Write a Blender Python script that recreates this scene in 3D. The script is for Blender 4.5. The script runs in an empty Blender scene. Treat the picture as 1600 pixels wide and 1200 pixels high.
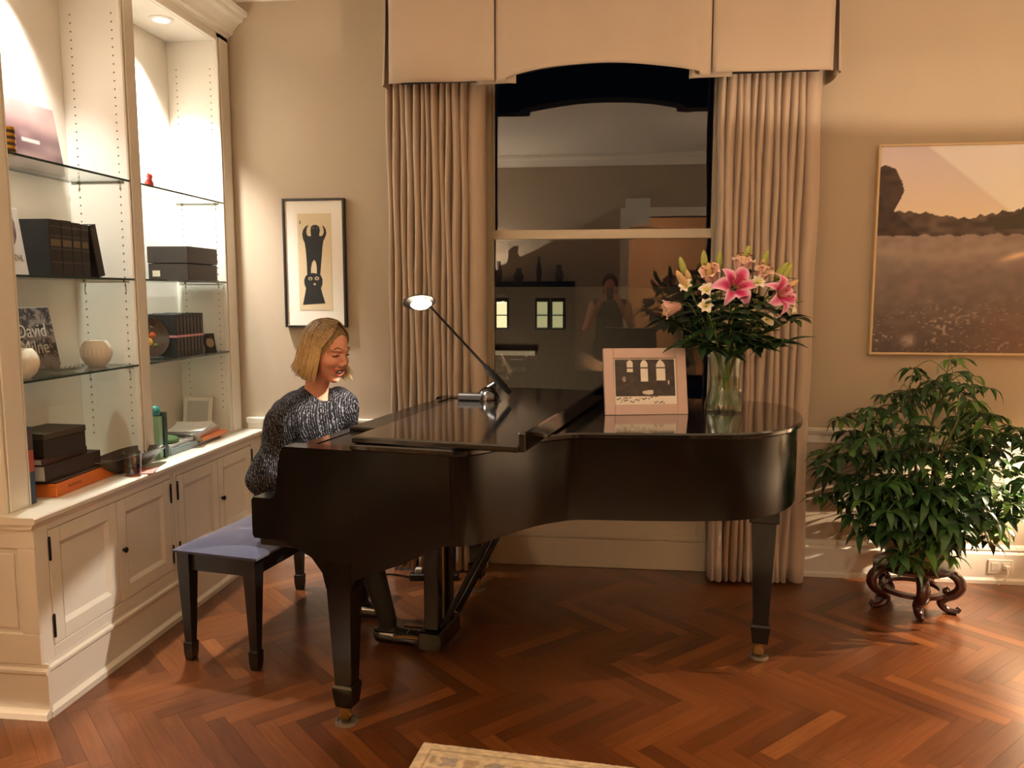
import bpy, bmesh, math, random
import numpy as np
from mathutils import Vector, Matrix

R = math.radians
scene = bpy.context.scene
COL = scene.collection

# ------------------------------------------------------------------ camera
cam_d = bpy.data.cameras.new('camera')
cam_d.sensor_width = 36.0
cam_d.lens = 36.0 * 1250 / 1600
cam_d.clip_start = 0.05
cam = bpy.data.objects.new('camera', cam_d)
COL.objects.link(cam)
cam.location = (0, 0, 1.5)
cam.rotation_euler = (R(90 - 6.39), 0, R(6.80))
scene.camera = cam

# ------------------------------------------------------------------ world, exposure
world = bpy.data.worlds.new('night')
scene.world = world
world.use_nodes = True
world.node_tree.nodes['Background'].inputs[0].default_value = (0.02, 0.03, 0.06, 1)
world.node_tree.nodes['Background'].inputs[1].default_value = 0.02
vs = scene.view_settings
vs.view_transform = 'Standard'
vs.look = 'None'
vs.gamma = 1.0
vs.use_curve_mapping = False
vs.exposure = 0.75
scene.cycles.use_denoising = True
scene.cycles.max_bounces = 10
scene.cycles.transparent_max_bounces = 24
scene.cycles.sample_clamp_indirect = 6.0
scene.cycles.caustics_reflective = False
scene.cycles.caustics_refractive = False

WARM = (1.0, 0.81, 0.62)
WARM2 = (1.0, 0.765, 0.53)
NEUT = (1.0, 0.90, 0.77)
COOL = (1.0, 0.94, 0.88)


def lamp(name, typ, loc, power, col, size=0.05, rot=None, spot=None, blend=0.3):
    d = bpy.data.lights.new(name, typ)
    d.energy = power
    d.color = col
    if typ == 'AREA':
        d.size = size
    else:
        d.shadow_soft_size = size
    if spot:
        d.spot_size = R(spot)
        d.spot_blend = blend
    o = bpy.data.objects.new(name, d)
    COL.objects.link(o)
    o.location = loc
    if rot:
        o.rotation_euler = [R(a) for a in rot]
    return o


# bookcase downlights
lamp('bay_spot', 'SPOT', (-2.19, 3.86, 2.80), 210, COOL, 0.05, (0, 6, 0), 86, 0.8)
lamp('bay_spot', 'SPOT', (-2.21, 2.97, 2.80), 100, COOL, 0.03, (0, 8, 0), 76, 1.0)

# ------------------------------------------------------------------ helpers


def lin(c):
    out = []
    for v in c[:3]:
        v = v / 255.0
        out.append(v / 12.92 if v <= 0.04045 else ((v + 0.055) / 1.055) ** 2.4)
    return out + [1.0]


MATS = {}


def M(name, col, rough=0.5, metal=0.0, var=0.08, scale=14.0, bump=0.0, bscale=120.0, coat=0.0, spec=0.5,
      sheen=0.0, emit=None, estr=0.0, stretch=(1, 1, 1), trans=0.0):
    if name in MATS:
        return MATS[name]
    m = bpy.data.materials.new(name)
    m.use_nodes = True
    nt = m.node_tree
    b = nt.nodes['Principled BSDF']
    c = lin(col)
    tc = nt.nodes.new('ShaderNodeTexCoord')
    mp = nt.nodes.new('ShaderNodeMapping')
    mp.inputs['Scale'].default_value = stretch
    nt.links.new(tc.outputs['Object'], mp.inputs['Vector'])
    nz = nt.nodes.new('ShaderNodeTexNoise')
    nz.inputs['Scale'].default_value = scale
    nz.inputs['Detail'].default_value = 5
    nt.links.new(mp.outputs[0], nz.inputs['Vector'])
    mx = nt.nodes.new('ShaderNodeMix')
    mx.data_type = 'RGBA'
    mx.inputs['A'].default_value = [max(0, v * (1 - var)) for v in c[:3]] + [1]
    mx.inputs['B'].default_value = [min(1, v * (1 + var)) for v in c[:3]] + [1]
    nt.links.new(nz.outputs['Fac'], mx.inputs['Factor'])
    nt.links.new(mx.outputs['Result'], b.inputs['Base Color'])
    b.inputs['Roughness'].default_value = rough
    b.inputs['Metallic'].default_value = metal
    b.inputs['Specular IOR Level'].default_value = spec
    b.inputs['Coat Weight'].default_value = coat
    b.inputs['Coat Roughness'].default_value = 0.08
    b.inputs['Sheen Weight'].default_value = sheen
    b.inputs['Transmission Weight'].default_value = trans
    if bump:
        n2 = nt.nodes.new('ShaderNodeTexNoise')
        n2.inputs['Scale'].default_value = bscale
        n2.inputs['Detail'].default_value = 3
        nt.links.new(mp.outputs[0], n2.inputs['Vector'])
        bp = nt.nodes.new('ShaderNodeBump')
        bp.inputs['Strength'].default_value = bump
        bp.inputs['Distance'].default_value = 0.002
        nt.links.new(n2.outputs['Fac'], bp.inputs['Height'])
        nt.links.new(bp.outputs[0], b.inputs['Normal'])
    if emit:
        b.inputs['Emission Color'].default_value = lin(emit)
        b.inputs['Emission Strength'].default_value = estr
    MATS[name] = m
    return m


def glassmat(name, tint=(245, 250, 248), ior=1.5, gain=1.0, rough=0.0):
    m = bpy.data.materials.new(name)
    m.use_nodes = True
    nt = m.node_tree
    nt.nodes.clear()
    out = nt.nodes.new('ShaderNodeOutputMaterial')
    tr = nt.nodes.new('ShaderNodeBsdfTransparent')
    tr.inputs[0].default_value = lin(tint)
    gl = nt.nodes.new('ShaderNodeBsdfGlossy')
    gl.inputs['Roughness'].default_value = rough
    fr = nt.nodes.new('ShaderNodeFresnel')
    ge = nt.nodes.new('ShaderNodeNewGeometry')
    mi = nt.nodes.new('ShaderNodeMix')
    mi.inputs['A'].default_value = ior
    mi.inputs['B'].default_value = 1.0 / ior
    nt.links.new(ge.outputs['Backfacing'], mi.inputs['Factor'])
    nt.links.new(mi.outputs['Result'], fr.inputs[0])
    ml = nt.nodes.new('ShaderNodeMath')
    ml.operation = 'MULTIPLY'
    ml.use_clamp = True
    ml.inputs[1].default_value = gain
    mx = nt.nodes.new('ShaderNodeMixShader')
    nt.links.new(fr.outputs[0], ml.inputs[0])
    nt.links.new(ml.outputs[0], mx.inputs[0])
    nt.links.new(tr.outputs[0], mx.inputs[1])
    nt.links.new(gl.outputs[0], mx.inputs[2])
    nt.links.new(mx.outputs[0], out.inputs[0])
    MATS[name] = m
    return m


def colattr(name, rough=0.5, coat=0.0, bump=0.0, sheen=0.0):
    """material that takes a printed colour from the mesh attribute 'print'"""
    m = M(name, (128, 128, 128), rough=rough, coat=coat, bump=bump, sheen=sheen)
    nt = m.node_tree
    a = nt.nodes.new('ShaderNodeAttribute')
    a.attribute_name = 'print'
    nt.links.new(a.outputs['Color'], nt.nodes['Principled BSDF'].inputs['Base Color'])
    return m


def link(name, me, mat=None, parent=None, smooth=None):
    o = bpy.data.objects.new(name, me)
    COL.objects.link(o)
    if mat is not None and not me.materials:
        for x in (mat if isinstance(mat, (list, tuple)) else [mat]):
            me.materials.append(x)
    if parent is not None:
        o.parent = parent
    return o


def tag(o, label, cat, group=None, kind=None):
    o['label'] = label
    o['category'] = cat
    if group:
        o['group'] = group
    if kind:
        o['kind'] = kind
    return o


def thing(name, label, cat, loc=(0, 0, 0), rz=0.0, group=None):
    o = bpy.data.objects.new(name, None)
    o.empty_display_size = 0.05
    COL.objects.link(o)
    o.location = loc
    o.rotation_euler = (0, 0, rz)
    return tag(o, label, cat, group)


def setting(name, label, cat, loc=(0, 0, 0)):
    o = thing(name, label, cat, loc)
    o['kind'] = 'structure'
    return o


def spline(pts, n):
    """Catmull-Rom through points (any dimension)"""
    P = np.array(pts, float)
    P = np.vstack([2 * P[0] - P[1], P, 2 * P[-1] - P[-2]])
    out = []
    segs = len(P) - 3
    for i in range(n + 1):
        t = i / n * segs
        k = min(int(t), segs - 1)
        t -= k
        a, b, c, d = P[k:k + 4]
        out.append(0.5 * (2 * b + (c - a) * t + (2 * a - 5 * b + 4 * c - d) * t * t + (3 * b - a - 3 * c + d) * t ** 3))
    return np.array(out)


class MB:
    def __init__(self, mtx=None):
        self.v, self.f, self.mi = [], [], []
        self.m = mtx
        self.cur = 0

    def add(self, v, f):
        o = len(self.v)
        for p in v:
            p = Vector(p)
            self.v.append(tuple(self.m @ p) if self.m is not None else tuple(p))
        for q in f:
            self.f.append([i + o for i in q])
            self.mi.append(self.cur)
        return self

    def box(self, lo, hi, b=0.0):
        if b <= 0:
            v = [(x, y, z) for x in (lo[0], hi[0]) for y in (lo[1], hi[1]) for z in (lo[2], hi[2])]
            return self.add(v, [(0, 1, 3, 2), (4, 6, 7, 5), (0, 4, 5, 1), (2, 3, 7, 6), (0, 2, 6, 4), (1, 5, 7, 3)])
        b = min(b, *(0.49 * (hi[i] - lo[i]) for i in range(3)))
        v, idx = [], {}
        for sx in (0, 1):
            for sy in (0, 1):
                for sz in (0, 1):
                    c = [hi[i] if s else lo[i] for i, s in enumerate((sx, sy, sz))]
                    n = [c[i] - b if s else c[i] + b for i, s in enumerate((sx, sy, sz))]
                    for ax in range(3):
                        p = list(n)
                        p[ax] = c[ax]
                        idx[(sx, sy, sz, ax)] = len(v)
                        v.append(p)
        f = []
        ring = [(0, 0), (1, 0), (1, 1), (0, 1)]
        for ax in range(3):
            o1, o2 = [i for i in range(3) if i != ax]
            for s in (0, 1):
                q = []
                for a, c in ring:
                    k = [0, 0, 0]
                    k[ax], k[o1], k[o2] = s, a, c
                    q.append(idx[(*k, ax)])
                f.append(q)
            for a, c in ring:      # edges along axis ax
                k0, k1 = [0, 0, 0], [0, 0, 0]
                k0[o1] = k1[o1] = a
                k0[o2] = k1[o2] = c
                k1[ax] = 1
                f.append([idx[(*k0, o1)], idx[(*k1, o1)], idx[(*k1, o2)], idx[(*k0, o2)]])
        for sx in (0, 1):
            for sy in (0, 1):
                for sz in (0, 1):
                    f.append([idx[(sx, sy, sz, i)] for i in range(3)])
        return self.add(v, f)

    def prism(self, out, a, b, axis=2, flare=0.0):
        """2-D outline extruded from a to b along axis (0: outline=(y,z), 1: (x,z), 2: (x,y))"""
        n = len(out)
        v = []
        for t in (a, b):
            for p in out:
                q = list(p)
                q.insert(axis, t)
                v.append(q)
        f = [list(range(n))[::-1], list(range(n, 2 * n))]
        for i in range(n):
            j = (i + 1) % n
            f.append([i, j, n + j, n + i])
        return self.add(v, f)

    def lathe(self, prof, n=24, c=(0, 0, 0), axis=2):
        v, f = [], []
        rings = []
        for r, z in prof:
            if r < 1e-6:
                rings.append([len(v)])
                p = [0, 0]
                p.insert(axis, z)
                v.append([p[i] + c[i] for i in range(3)])
            else:
                rings.append(list(range(len(v), len(v) + n)))
                for k in range(n):
                    a = 2 * math.pi * k / n
                    p = [r * math.cos(a), r * math.sin(a)]
                    p.insert(axis, z)
                    v.append([p[i] + c[i] for i in range(3)])
        for A, B in zip(rings, rings[1:]):
            if len(A) == 1 and len(B) == 1:
                continue
            for k in range(n):
                j = (k + 1) % n
                if len(A) == 1:
                    f.append([A[0], B[k], B[j]])
                elif len(B) == 1:
                    f.append([A[k], A[j], B[0]])
                else:
                    f.append([A[k], A[j], B[j], B[k]])
        return self.add(v, f)

    def tube(self, pts, r, n=8, cap=True, flat=1.0):
        P = [Vector(p) for p in pts]
        rr = r if isinstance(r, (list, tuple, np.ndarray)) else [r] * len(P)
        v, f = [], []
        up = Vector((0, 0, 1))
        t0 = (P[1] - P[0]).normalized()
        if abs(t0.dot(up)) > 0.95:
            up = Vector((1, 0, 0))
        side = t0.cross(up).normalized()
        for i, p in enumerate(P):
            t = (P[min(i + 1, len(P) - 1)] - P[max(i - 1, 0)])
            t = t.normalized() if t.length > 1e-9 else t0
            side = (side - t * side.dot(t))
            side = side.normalized() if side.length > 1e-6 else t.orthogonal().normalized()
            nn = t.cross(side)
            for k in range(n):
                a = 2 * math.pi * k / n
                v.append(p + (side * math.cos(a) + nn * math.sin(a) * flat) * float(rr[i]))
        for i in range(len(P) - 1):
            for k in range(n):
                j = (k + 1) % n
                f.append([i * n + k, i * n + j, (i + 1) * n + j, (i + 1) * n + k])
        if cap:
            f.append(list(range(n))[::-1])
            f.append([(len(P) - 1) * n + k for k in range(n)])
        return self.add(v, f)

    def grid(self, G):
        """G[i][j] = point"""
        a, b = len(G), len(G[0])
        v = [p for row in G for p in row]
        f = [[i * b + j, (i + 1) * b + j, (i + 1) * b + j + 1, i * b + j + 1] for i in range(a - 1) for j in range(b - 1)]
        return self.add(v, f)

    def mesh(self, name, smooth=None, recalc=True):
        me = bpy.data.meshes.new(name)
        me.from_pydata(self.v, [], self.f)
        if any(self.mi):
            me.polygons.foreach_set('material_index', self.mi)
        if recalc:
            bm = bmesh.new()
            bm.from_mesh(me)
            bmesh.ops.recalc_face_normals(bm, faces=bm.faces)
            bm.to_mesh(me)
            bm.free()
        if smooth is not None:
            me.polygons.foreach_set('use_smooth', [True] * len(me.polygons))
            if smooth < 180:
                me.set_sharp_from_angle(angle=R(smooth))
        me.update()
        return me

    def obj(self, name, mat, parent=None, smooth=None, recalc=True):
        return link(name, self.mesh(name, smooth, recalc), mat, parent)


def bx(name, lo, hi, mat, parent=None, b=0.002):
    return MB().box(lo, hi, b).obj(name, mat, parent)


def solid_sheet(G, th):
    """closed sheet of thickness th from a grid of points"""
    G = np.array(G, float)
    du = np.gradient(G, axis=0)
    dv = np.gradient(G, axis=1)
    n = np.cross(du, dv)
    n /= np.linalg.norm(n, axis=2, keepdims=True) + 1e-12
    A, B = G + n * th / 2, G - n * th / 2
    a, b = G.shape[:2]
    v = [tuple(p) for p in A.reshape(-1, 3)] + [tuple(p) for p in B.reshape(-1, 3)]
    o = a * b
    f = []
    for i in range(a - 1):
        for j in range(b - 1):
            q = [i * b + j, (i + 1) * b + j, (i + 1) * b + j + 1, i * b + j + 1]
            f.append(q)
            f.append([x + o for x in q[::-1]])
    rim = [i * b for i in range(a)] + [(a - 1) * b + j for j in range(1, b)] + [i * b + b - 1 for i in range(a - 2, -1, -1)] + [j for j in range(b - 2, 0, -1)]
    for k in range(len(rim)):
        p, q = rim[k], rim[(k + 1) % len(rim)]
        f.append([p, q, q + o, p + o])
    return v, f


def printed(name, w, h, nx, ny, fn, mat, parent=None, th=0.0, axes='xz', org=(0, 0, 0)):
    """flat print: a fine grid whose colours come from fn(s,t) -> (...,3) sRGB 0..255"""
    s, t = np.meshgrid(np.linspace(0, 1, nx), np.linspace(0, 1, ny), indexing='ij')
    c = np.clip(np.array(fn(s, t), float), 0, 255) / 255
    c = np.where(c <= 0.04045, c / 12.92, ((c + 0.055) / 1.055) ** 2.4)
    P = np.zeros((nx, ny, 3))
    P[..., 'xyz'.index(axes[0])] = s * w
    P[..., 'xyz'.index(axes[1])] = t * h
    P += np.array(org)
    idx = np.arange(nx * ny).reshape(nx, ny)
    q = np.stack([idx[:-1, :-1], idx[1:, :-1], idx[1:, 1:], idx[:-1, 1:]], -1).reshape(-1, 4)
    me = bpy.data.meshes.new(name)
    me.from_pydata(P.reshape(-1, 3).tolist(), [], q.tolist())
    at = me.color_attributes.new('print', 'FLOAT_COLOR', 'POINT')
    at.data.foreach_set('color', np.concatenate([c.reshape(-1, 3), np.ones((nx * ny, 1))], 1).astype(np.float32).ravel())
    me.update()
    return link(name, me, mat, parent)


def vnoise(s, t, k, seed=0):
    """smooth value noise on [0,1]^2 with k cells"""
    rg = np.random.default_rng(seed)
    g = rg.random((k + 2, k + 2))
    x, y = np.clip(s, 0, 1) * k, np.clip(t, 0, 1) * k
    i, j = x.astype(int), y.astype(int)
    fx, fy = x - i, y - j
    fx, fy = fx * fx * (3 - 2 * fx), fy * fy * (3 - 2 * fy)
    return (g[i, j] * (1 - fx) + g[i + 1, j] * fx) * (1 - fy) + (g[i, j + 1] * (1 - fx) + g[i + 1, j + 1] * fx) * fy


def mixc(a, b, f):
    f = np.clip(f, 0, 1)[..., None]
    return np.array(a) * (1 - f) + np.array(b) * f


def text(name, body, size, mat, parent, loc, rot, extr=0.0004, sx=1.0):
    c = bpy.data.curves.new(name, 'FONT')
    c.body = body
    c.size = size
    c.extrude = extr
    c.align_x = 'CENTER'
    c.align_y = 'CENTER'
    c.resolution_u = 3
    c.materials.append(mat)
    tmp = bpy.data.objects.new('tmp', c)
    COL.objects.link(tmp)
    bpy.context.view_layer.update()
    me = bpy.data.meshes.new_from_object(tmp.evaluated_get(bpy.context.evaluated_depsgraph_get()))
    bpy.data.objects.remove(tmp)
    for v in me.vertices:
        v.co.x *= sx
    if not me.materials:
        me.materials.append(mat)
    return link(name, me, None, parent)


# ---- signed distance modelling (for bodies, hair and cloth)
def smin(a, b, k):
    h = np.clip(0.5 + 0.5 * (b - a) / k, 0, 1)
    return b * (1 - h) + a * h - k * h * (1 - h)


class SDF:
    def __init__(self, xs, ys, zs):
        self.x, self.y, self.z = [np.asarray(a, np.float32) for a in (xs, ys, zs)]
        self.F = np.full((len(xs), len(ys), len(zs)), 0.2, np.float32)

    def sub(self, lo, hi):
        sl = []
        for a, l, h in zip((self.x, self.y, self.z), lo, hi):
            sl.append(slice(max(0, np.searchsorted(a, l) - 1), min(len(a), np.searchsorted(a, h) + 1)))
        X, Y, Z = np.meshgrid(self.x[sl[0]], self.y[sl[1]], self.z[sl[2]], indexing='ij')
        return tuple(sl), X, Y, Z

    def put(self, sl, d, k, cut=False):
        if cut:
            self.F[sl] = -smin(-self.F[sl], d, k)
        else:
            self.F[sl] = smin(self.F[sl], d, k)

    def cone(self, a, b, ra, rb, k=0.02, cut=False, sc=(1, 1, 1)):
        a, b = np.array(a, float), np.array(b, float)
        m = max(ra, rb) + k + 0.05
        sl, X, Y, Z = self.sub(np.minimum(a, b) - m, np.maximum(a, b) + m)
        ba = b - a
        t = np.clip(((X - a[0]) * ba[0] + (Y - a[1]) * ba[1] + (Z - a[2]) * ba[2]) / (ba @ ba + 1e-12), 0, 1)
        d = np.sqrt((X - a[0] - t * ba[0]) ** 2 + (Y - a[1] - t * ba[1]) ** 2 + (Z - a[2] - t * ba[2]) ** 2) - (ra + (rb - ra) * t)
        self.put(sl, -d if False else d, k, cut)
        return self

    def chain(self, pts, rs, k=0.02):
        for i in range(len(pts) - 1):
            self.cone(pts[i], pts[i + 1], rs[i], rs[i + 1], k)
        return self

    def ell(self, c, r, rot=None, k=0.02, cut=False):
        c, r = np.array(c, float), np.array(r, float)
        m = max(r) + k + 0.04
        sl, X, Y, Z = self.sub(c - m, c + m)
        P = np.stack([X - c[0], Y - c[1], Z - c[2]], -1)
        if rot is not None:
            P = P @ np.asarray(rot)          # columns of rot = local axes in world
        q = P / r
        k0 = np.linalg.norm(q, axis=-1)
        k1 = np.linalg.norm(q / r, axis=-1) + 1e-9
        self.put(sl, (k0 * (k0 - 1) / k1).astype(np.float32), k, cut)
        return self

    def mesh(self, name, base=(0, 0, 0)):
        F, xs, ys, zs = self.F, self.x, self.y, self.z
        I = F < 0
        C = [(i, j, k) for i in (0, 1) for j in (0, 1) for k in (0, 1)]
        n = [s - 1 for s in F.shape]
        cnt = np.zeros(n, np.int8)
        for i, j, k in C:
            cnt += I[i:i + n[0], j:j + n[1], k:k + n[2]]
        cells = np.argwhere((cnt > 0) & (cnt < 8))
        ids = np.full(n, -1, np.int64)
        ids[tuple(cells.T)] = np.arange(len(cells))
        acc = np.zeros((len(cells), 3))
        num = np.zeros(len(cells))
        ax = (xs, ys, zs)
        for p in C:
            for a in range(3):
                if p[a] == 0:
                    q = list(p)
                    q[a] = 1
                    A, B = cells + p, cells + q
                    fa, fb = F[tuple(A.T)], F[tuple(B.T)]
                    hit = (fa < 0) != (fb < 0)
                    t = np.where(hit, fa / np.where(hit, fa - fb, 1), 0)
                    for d in range(3):
                        pa, pb = ax[d][A[:, d]], ax[d][B[:, d]]
                        acc[:, d] += np.where(hit, pa + (pb - pa) * t, 0)
                    num += hit
        V = acc / num[:, None] - np.array(base)
        faces = []
        for a in range(3):
            o1, o2 = (a + 1) % 3, (a + 2) % 3
            s0, s1 = [slice(None)] * 3, [slice(None)] * 3
            s0[a], s1[a] = slice(0, -1), slice(1, None)
            ch = np.argwhere(I[tuple(s0)] != I[tuple(s1)])
            ok = (ch[:, o1] > 0) & (ch[:, o2] > 0) & (ch[:, o1] < n[o1]) & (ch[:, o2] < n[o2])
            ch = ch[ok]
            flip = I[tuple(ch.T)]
            e1, e2 = np.zeros(3, int), np.zeros(3, int)
            e1[o1] = 1
            e2[o2] = 1
            Q = np.stack([ids[tuple((ch - e1 - e2).T)], ids[tuple((ch - e2).T)], ids[tuple(ch.T)], ids[tuple((ch - e1).T)]], 1)
            Q[~flip] = Q[~flip][:, ::-1]
            faces.append(Q)
        Q = np.concatenate(faces)
        me = bpy.data.meshes.new(name)
        me.from_pydata(V.tolist(), [], Q.tolist())
        me.polygons.foreach_set('use_smooth', [True] * len(me.polygons))
        me.update()
        return me


def rows(*segs):
    """non-uniform axis: segs = (start, end, step), ..."""
    out = []
    for a, b, s in segs:
        out += list(np.arange(a, b - 1e-9, s))
    out.append(segs[-1][1])
    return np.array(out)


random.seed(7)

# ------------------------------------------------------------------ materials
m_wall = M('wall_paint', (182, 166, 144), 0.75, var=0.04, scale=3, bump=0.12, bscale=260)
m_white = M('white_paint', (232, 226, 214), 0.42, var=0.02, scale=4)
m_ceil = M('ceiling_paint', (228, 222, 210), 0.8, var=0.02)
m_curtain = M('curtain_cloth', (190, 170, 150), 0.7, var=0.06, scale=5, sheen=0.3, bump=0.2, bscale=500)
m_valance = M('valance_cloth', (182, 164, 144), 0.7, var=0.06, scale=5, sheen=0.3, bump=0.2, bscale=500)
m_lining = M('curtain_lining', (40, 38, 38), 0.9, var=0.05)
m_trimtan = M('window_paint', (196, 182, 158), 0.4, var=0.03)
m_black = M('black_lacquer', (9, 8, 8), 0.16, var=0.25, scale=30, coat=0.0, spec=0.35)
m_lid = M('black_polished_lid', (11, 10, 10), 0.11, var=0.2, scale=30, coat=0.8, spec=0.6)
m_matblack = M('black_satin', (17, 16, 16), 0.4, var=0.2)
m_brass = M('aged_brass', (150, 118, 70), 0.35, 1.0, var=0.15)
m_chrome = M('chrome', (200, 200, 200), 0.12, 1.0, var=0.03)
m_iron = M('dark_iron', (30, 27, 25), 0.45, 0.6, var=0.2)
m_glass = glassmat('window_glass', (232, 236, 240), 1.5, 3.0)
m_clear = glassmat('clear_glass', (246, 250, 248), 1.5, 1.5)
m_shelf = glassmat('shelf_glass', (246, 250, 248), 1.5, 1.0)
m_edge = M('glass_edge', (40, 66, 62), 0.15, var=0.1, scale=8, spec=0.6)
m_print = colattr('printed_paper', 0.55)
m_gloss = colattr('printed_gloss', 0.3, coat=0.3)
m_paper = M('paper', (228, 222, 208), 0.7, var=0.03)
m_steel = M('brushed_steel', (190, 184, 176), 0.3, 1.0, var=0.05)


def plank_material():
    m = bpy.data.materials.new('herringbone_oak')
    m.use_nodes = True
    nt = m.node_tree
    b = nt.nodes['Principled BSDF']
    L = nt.links
    oi = nt.nodes.new('ShaderNodeObjectInfo')
    ge = nt.nodes.new('ShaderNodeNewGeometry')
    ad = nt.nodes.new('ShaderNodeMath')
    ad.operation = 'ADD'
    L.new(oi.outputs['Random'], ad.inputs[0])
    L.new(ge.outputs['Random Per Island'], ad.inputs[1])
    frc = nt.nodes.new('ShaderNodeMath')
    frc.operation = 'FRACT'
    L.new(ad.outputs[0], frc.inputs[0])
    rp = nt.nodes.new('ShaderNodeValToRGB')
    L.new(frc.outputs[0], rp.inputs[0])
    el = rp.color_ramp.elements
    el[0].position, el[0].color = 0.0, lin((90, 50, 25))
    el[1].position, el[1].color = 1.0, lin((142, 86, 43))
    for p, c in ((0.3, (106, 60, 30)), (0.55, (120, 70, 35)), (0.8, (112, 63, 31))):
        e = el.new(p)
        e.color = lin(c)
    uv = nt.nodes.new('ShaderNodeAttribute')
    uv.attribute_name = 'grain'
    off = nt.nodes.new('ShaderNodeVectorMath')
    off.operation = 'SCALE'
    cb = nt.nodes.new('ShaderNodeCombineXYZ')
    L.new(frc.outputs[0], cb.inputs[2])
    L.new(cb.outputs[0], off.inputs[0])
    off.inputs['Scale'].default_value = 37.0
    sm = nt.nodes.new('ShaderNodeVectorMath')
    sm.operation = 'ADD'
    L.new(uv.outputs['Vector'], sm.inputs[0])
    L.new(off.outputs[0], sm.inputs[1])
    mp = nt.nodes.new('ShaderNodeMapping')
    mp.inputs['Scale'].default_value = (5, 70, 1)
    L.new(sm.outputs[0], mp.inputs[0])
    nz = nt.nodes.new('ShaderNodeTexNoise')
    nz.inputs['Scale'].default_value = 1.0
    nz.inputs['Detail'].default_value = 6
    nz.inputs['Distortion'].default_value = 0.6
    L.new(mp.outputs[0], nz.inputs['Vector'])
    mx = nt.nodes.new('ShaderNodeMix')
    mx.data_type = 'RGBA'
    mx.blend_type = 'MULTIPLY'
    mx.inputs['Factor'].default_value = 0.55
    rr = nt.nodes.new('ShaderNodeValToRGB')
    rr.color_ramp.elements[0].position = 0.3
    rr.color_ramp.elements[0].color = (0.45, 0.4, 0.36, 1)
    rr.color_ramp.elements[1].position = 0.65
    rr.color_ramp.elements[1].color = (1, 1, 1, 1)
    L.new(nz.outputs['Fac'], rr.inputs[0])
    L.new(rp.outputs[0], mx.inputs['A'])
    L.new(rr.outputs[0], mx.inputs['B'])
    L.new(mx.outputs['Result'], b.inputs['Base Color'])
    b.inputs['Roughness'].default_value = 0.3
    b.inputs['Coat Weight'].default_value = 0.35
    b.inputs['Coat Roughness'].default_value = 0.16
    return m


m_plank = plank_material()
m_subfloor = M('dark_joint', (40, 22, 12), 0.8)

# ------------------------------------------------------------------ the room shell
XL, XR, YR, YB, ZC = -2.42, 3.70, -1.30, 4.33, 3.20

fl = setting('floor', 'glossy red-brown herringbone parquet floor', 'floor', (0, 0, 0))
bx('subfloor', (XL - 0.1, -4.8, -0.06), (XR + 0.1, YB + 0.15, -0.012), m_subfloor, fl, 0)
PW, PN = 0.0626, 7
PL = PW * PN


def plank_mesh(name, placements, joined=False):
    V, F, G = [], [], []
    g = 0.0003
    for (x, y, ang) in placements:
        ca, sa = math.cos(ang), math.sin(ang)
        c = 0.0
        lo = [(g, g), (PL - g, g), (PL - g, PW - g), (g, PW - g)]
        md = lo
        tp = [(g + c, g + c), (PL - g - c, g + c), (PL - g - c, PW - g - c), (g + c, PW - g - c)]
        o = len(V)
        for ring, z in ((lo, -0.013), (tp, 0.0)):
            for (a, b) in ring:
                V.append((x + a * ca - b * sa, y + a * sa + b * ca, z))
                G.append((a, b, 0))
        for k in range(4):
            j = (k + 1) % 4
            F.append([o + k, o + j, o + 4 + j, o + 4 + k])
        F.append([o + 4, o + 5, o + 6, o + 7])
    me = bpy.data.meshes.new(name)
    me.from_pydata(V, [], F)
    a = me.attributes.new('grain', 'FLOAT_VECTOR', 'POINT')
    a.data.foreach_set('vector', np.array(G, np.float32).ravel())
    me.materials.append(m_plank)
    me.update()
    return me


def g2w(gx, gy):
    return ((gx + gy) * PW / math.sqrt(2) + 0.206, (gy - gx) * PW / math.sqrt(2) + 3.145)


plist = []
for k in range(-90, 90):
    for mm in range(-12, 13):
        ox = 2 * PN * mm
        for kind in (0, 1):
            if kind == 0:
                cx, cy = k + ox + PN / 2, k + 0.5
                p = g2w(k + ox, k)
                ang = -math.pi / 4
            else:
                cx, cy = k + ox + PN + 0.5, k - PN + 1 + PN / 2
                p = g2w(k + ox + PN + 1, k - PN + 1)
                ang = math.pi / 4
            c = g2w(cx, cy)
            if XL - 0.1 < c[0] < XR + 0.1 and -1.35 < c[1] < YB + 0.1:
                plist.append((p[0], p[1], ang, c[0], c[1]))


def in_frame(x, y):
    cy_, sy_ = math.cos(R(6.8)), math.sin(R(6.8))
    r, fw = x * cy_ + y * sy_, y * cy_ - x * sy_
    u = -1.5
    cp, sp = math.cos(R(6.39)), math.sin(R(6.39))
    f2 = fw * cp - u * sp
    if f2 < 0.3:
        return False
    px, py = 800 + 1250 * r / f2, 600 - 1250 * (u * cp + fw * sp) / f2
    return -60 < px < 1660 and py < 1260 and x > -1.97 and y < 4.33 and not (-0.57 < x < 1.3 and y < 2.38)


vis = [p for p in plist if in_frame(p[3], p[4])]
vis.sort(key=lambda p: p[3] ** 2 + p[4] ** 2)
near = vis[:300]
keep = set((p[3], p[4]) for p in near)
one = plank_mesh('plank', [(0, 0, 0)])
for p in near:
    o = bpy.data.objects.new('plank', one)
    COL.objects.link(o)
    o.parent = fl
    o.location = (p[0], p[1], random.uniform(-0.0003, 0.0))
    o.rotation_euler = (0, 0, p[2])
rest = link('further_planks', plank_mesh('further_planks', [p[:3] for p in plist if (p[3], p[4]) not in keep]), None, fl)
rest['kind'] = 'stuff'

cl = bx('ceiling', (XL - 0.1, -4.8, ZC), (XR + 0.1, YB + 0.2, ZC + 0.1), m_ceil, None, 0)
tag(cl, 'plain off-white ceiling above the room', 'ceiling', kind='structure')

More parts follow.
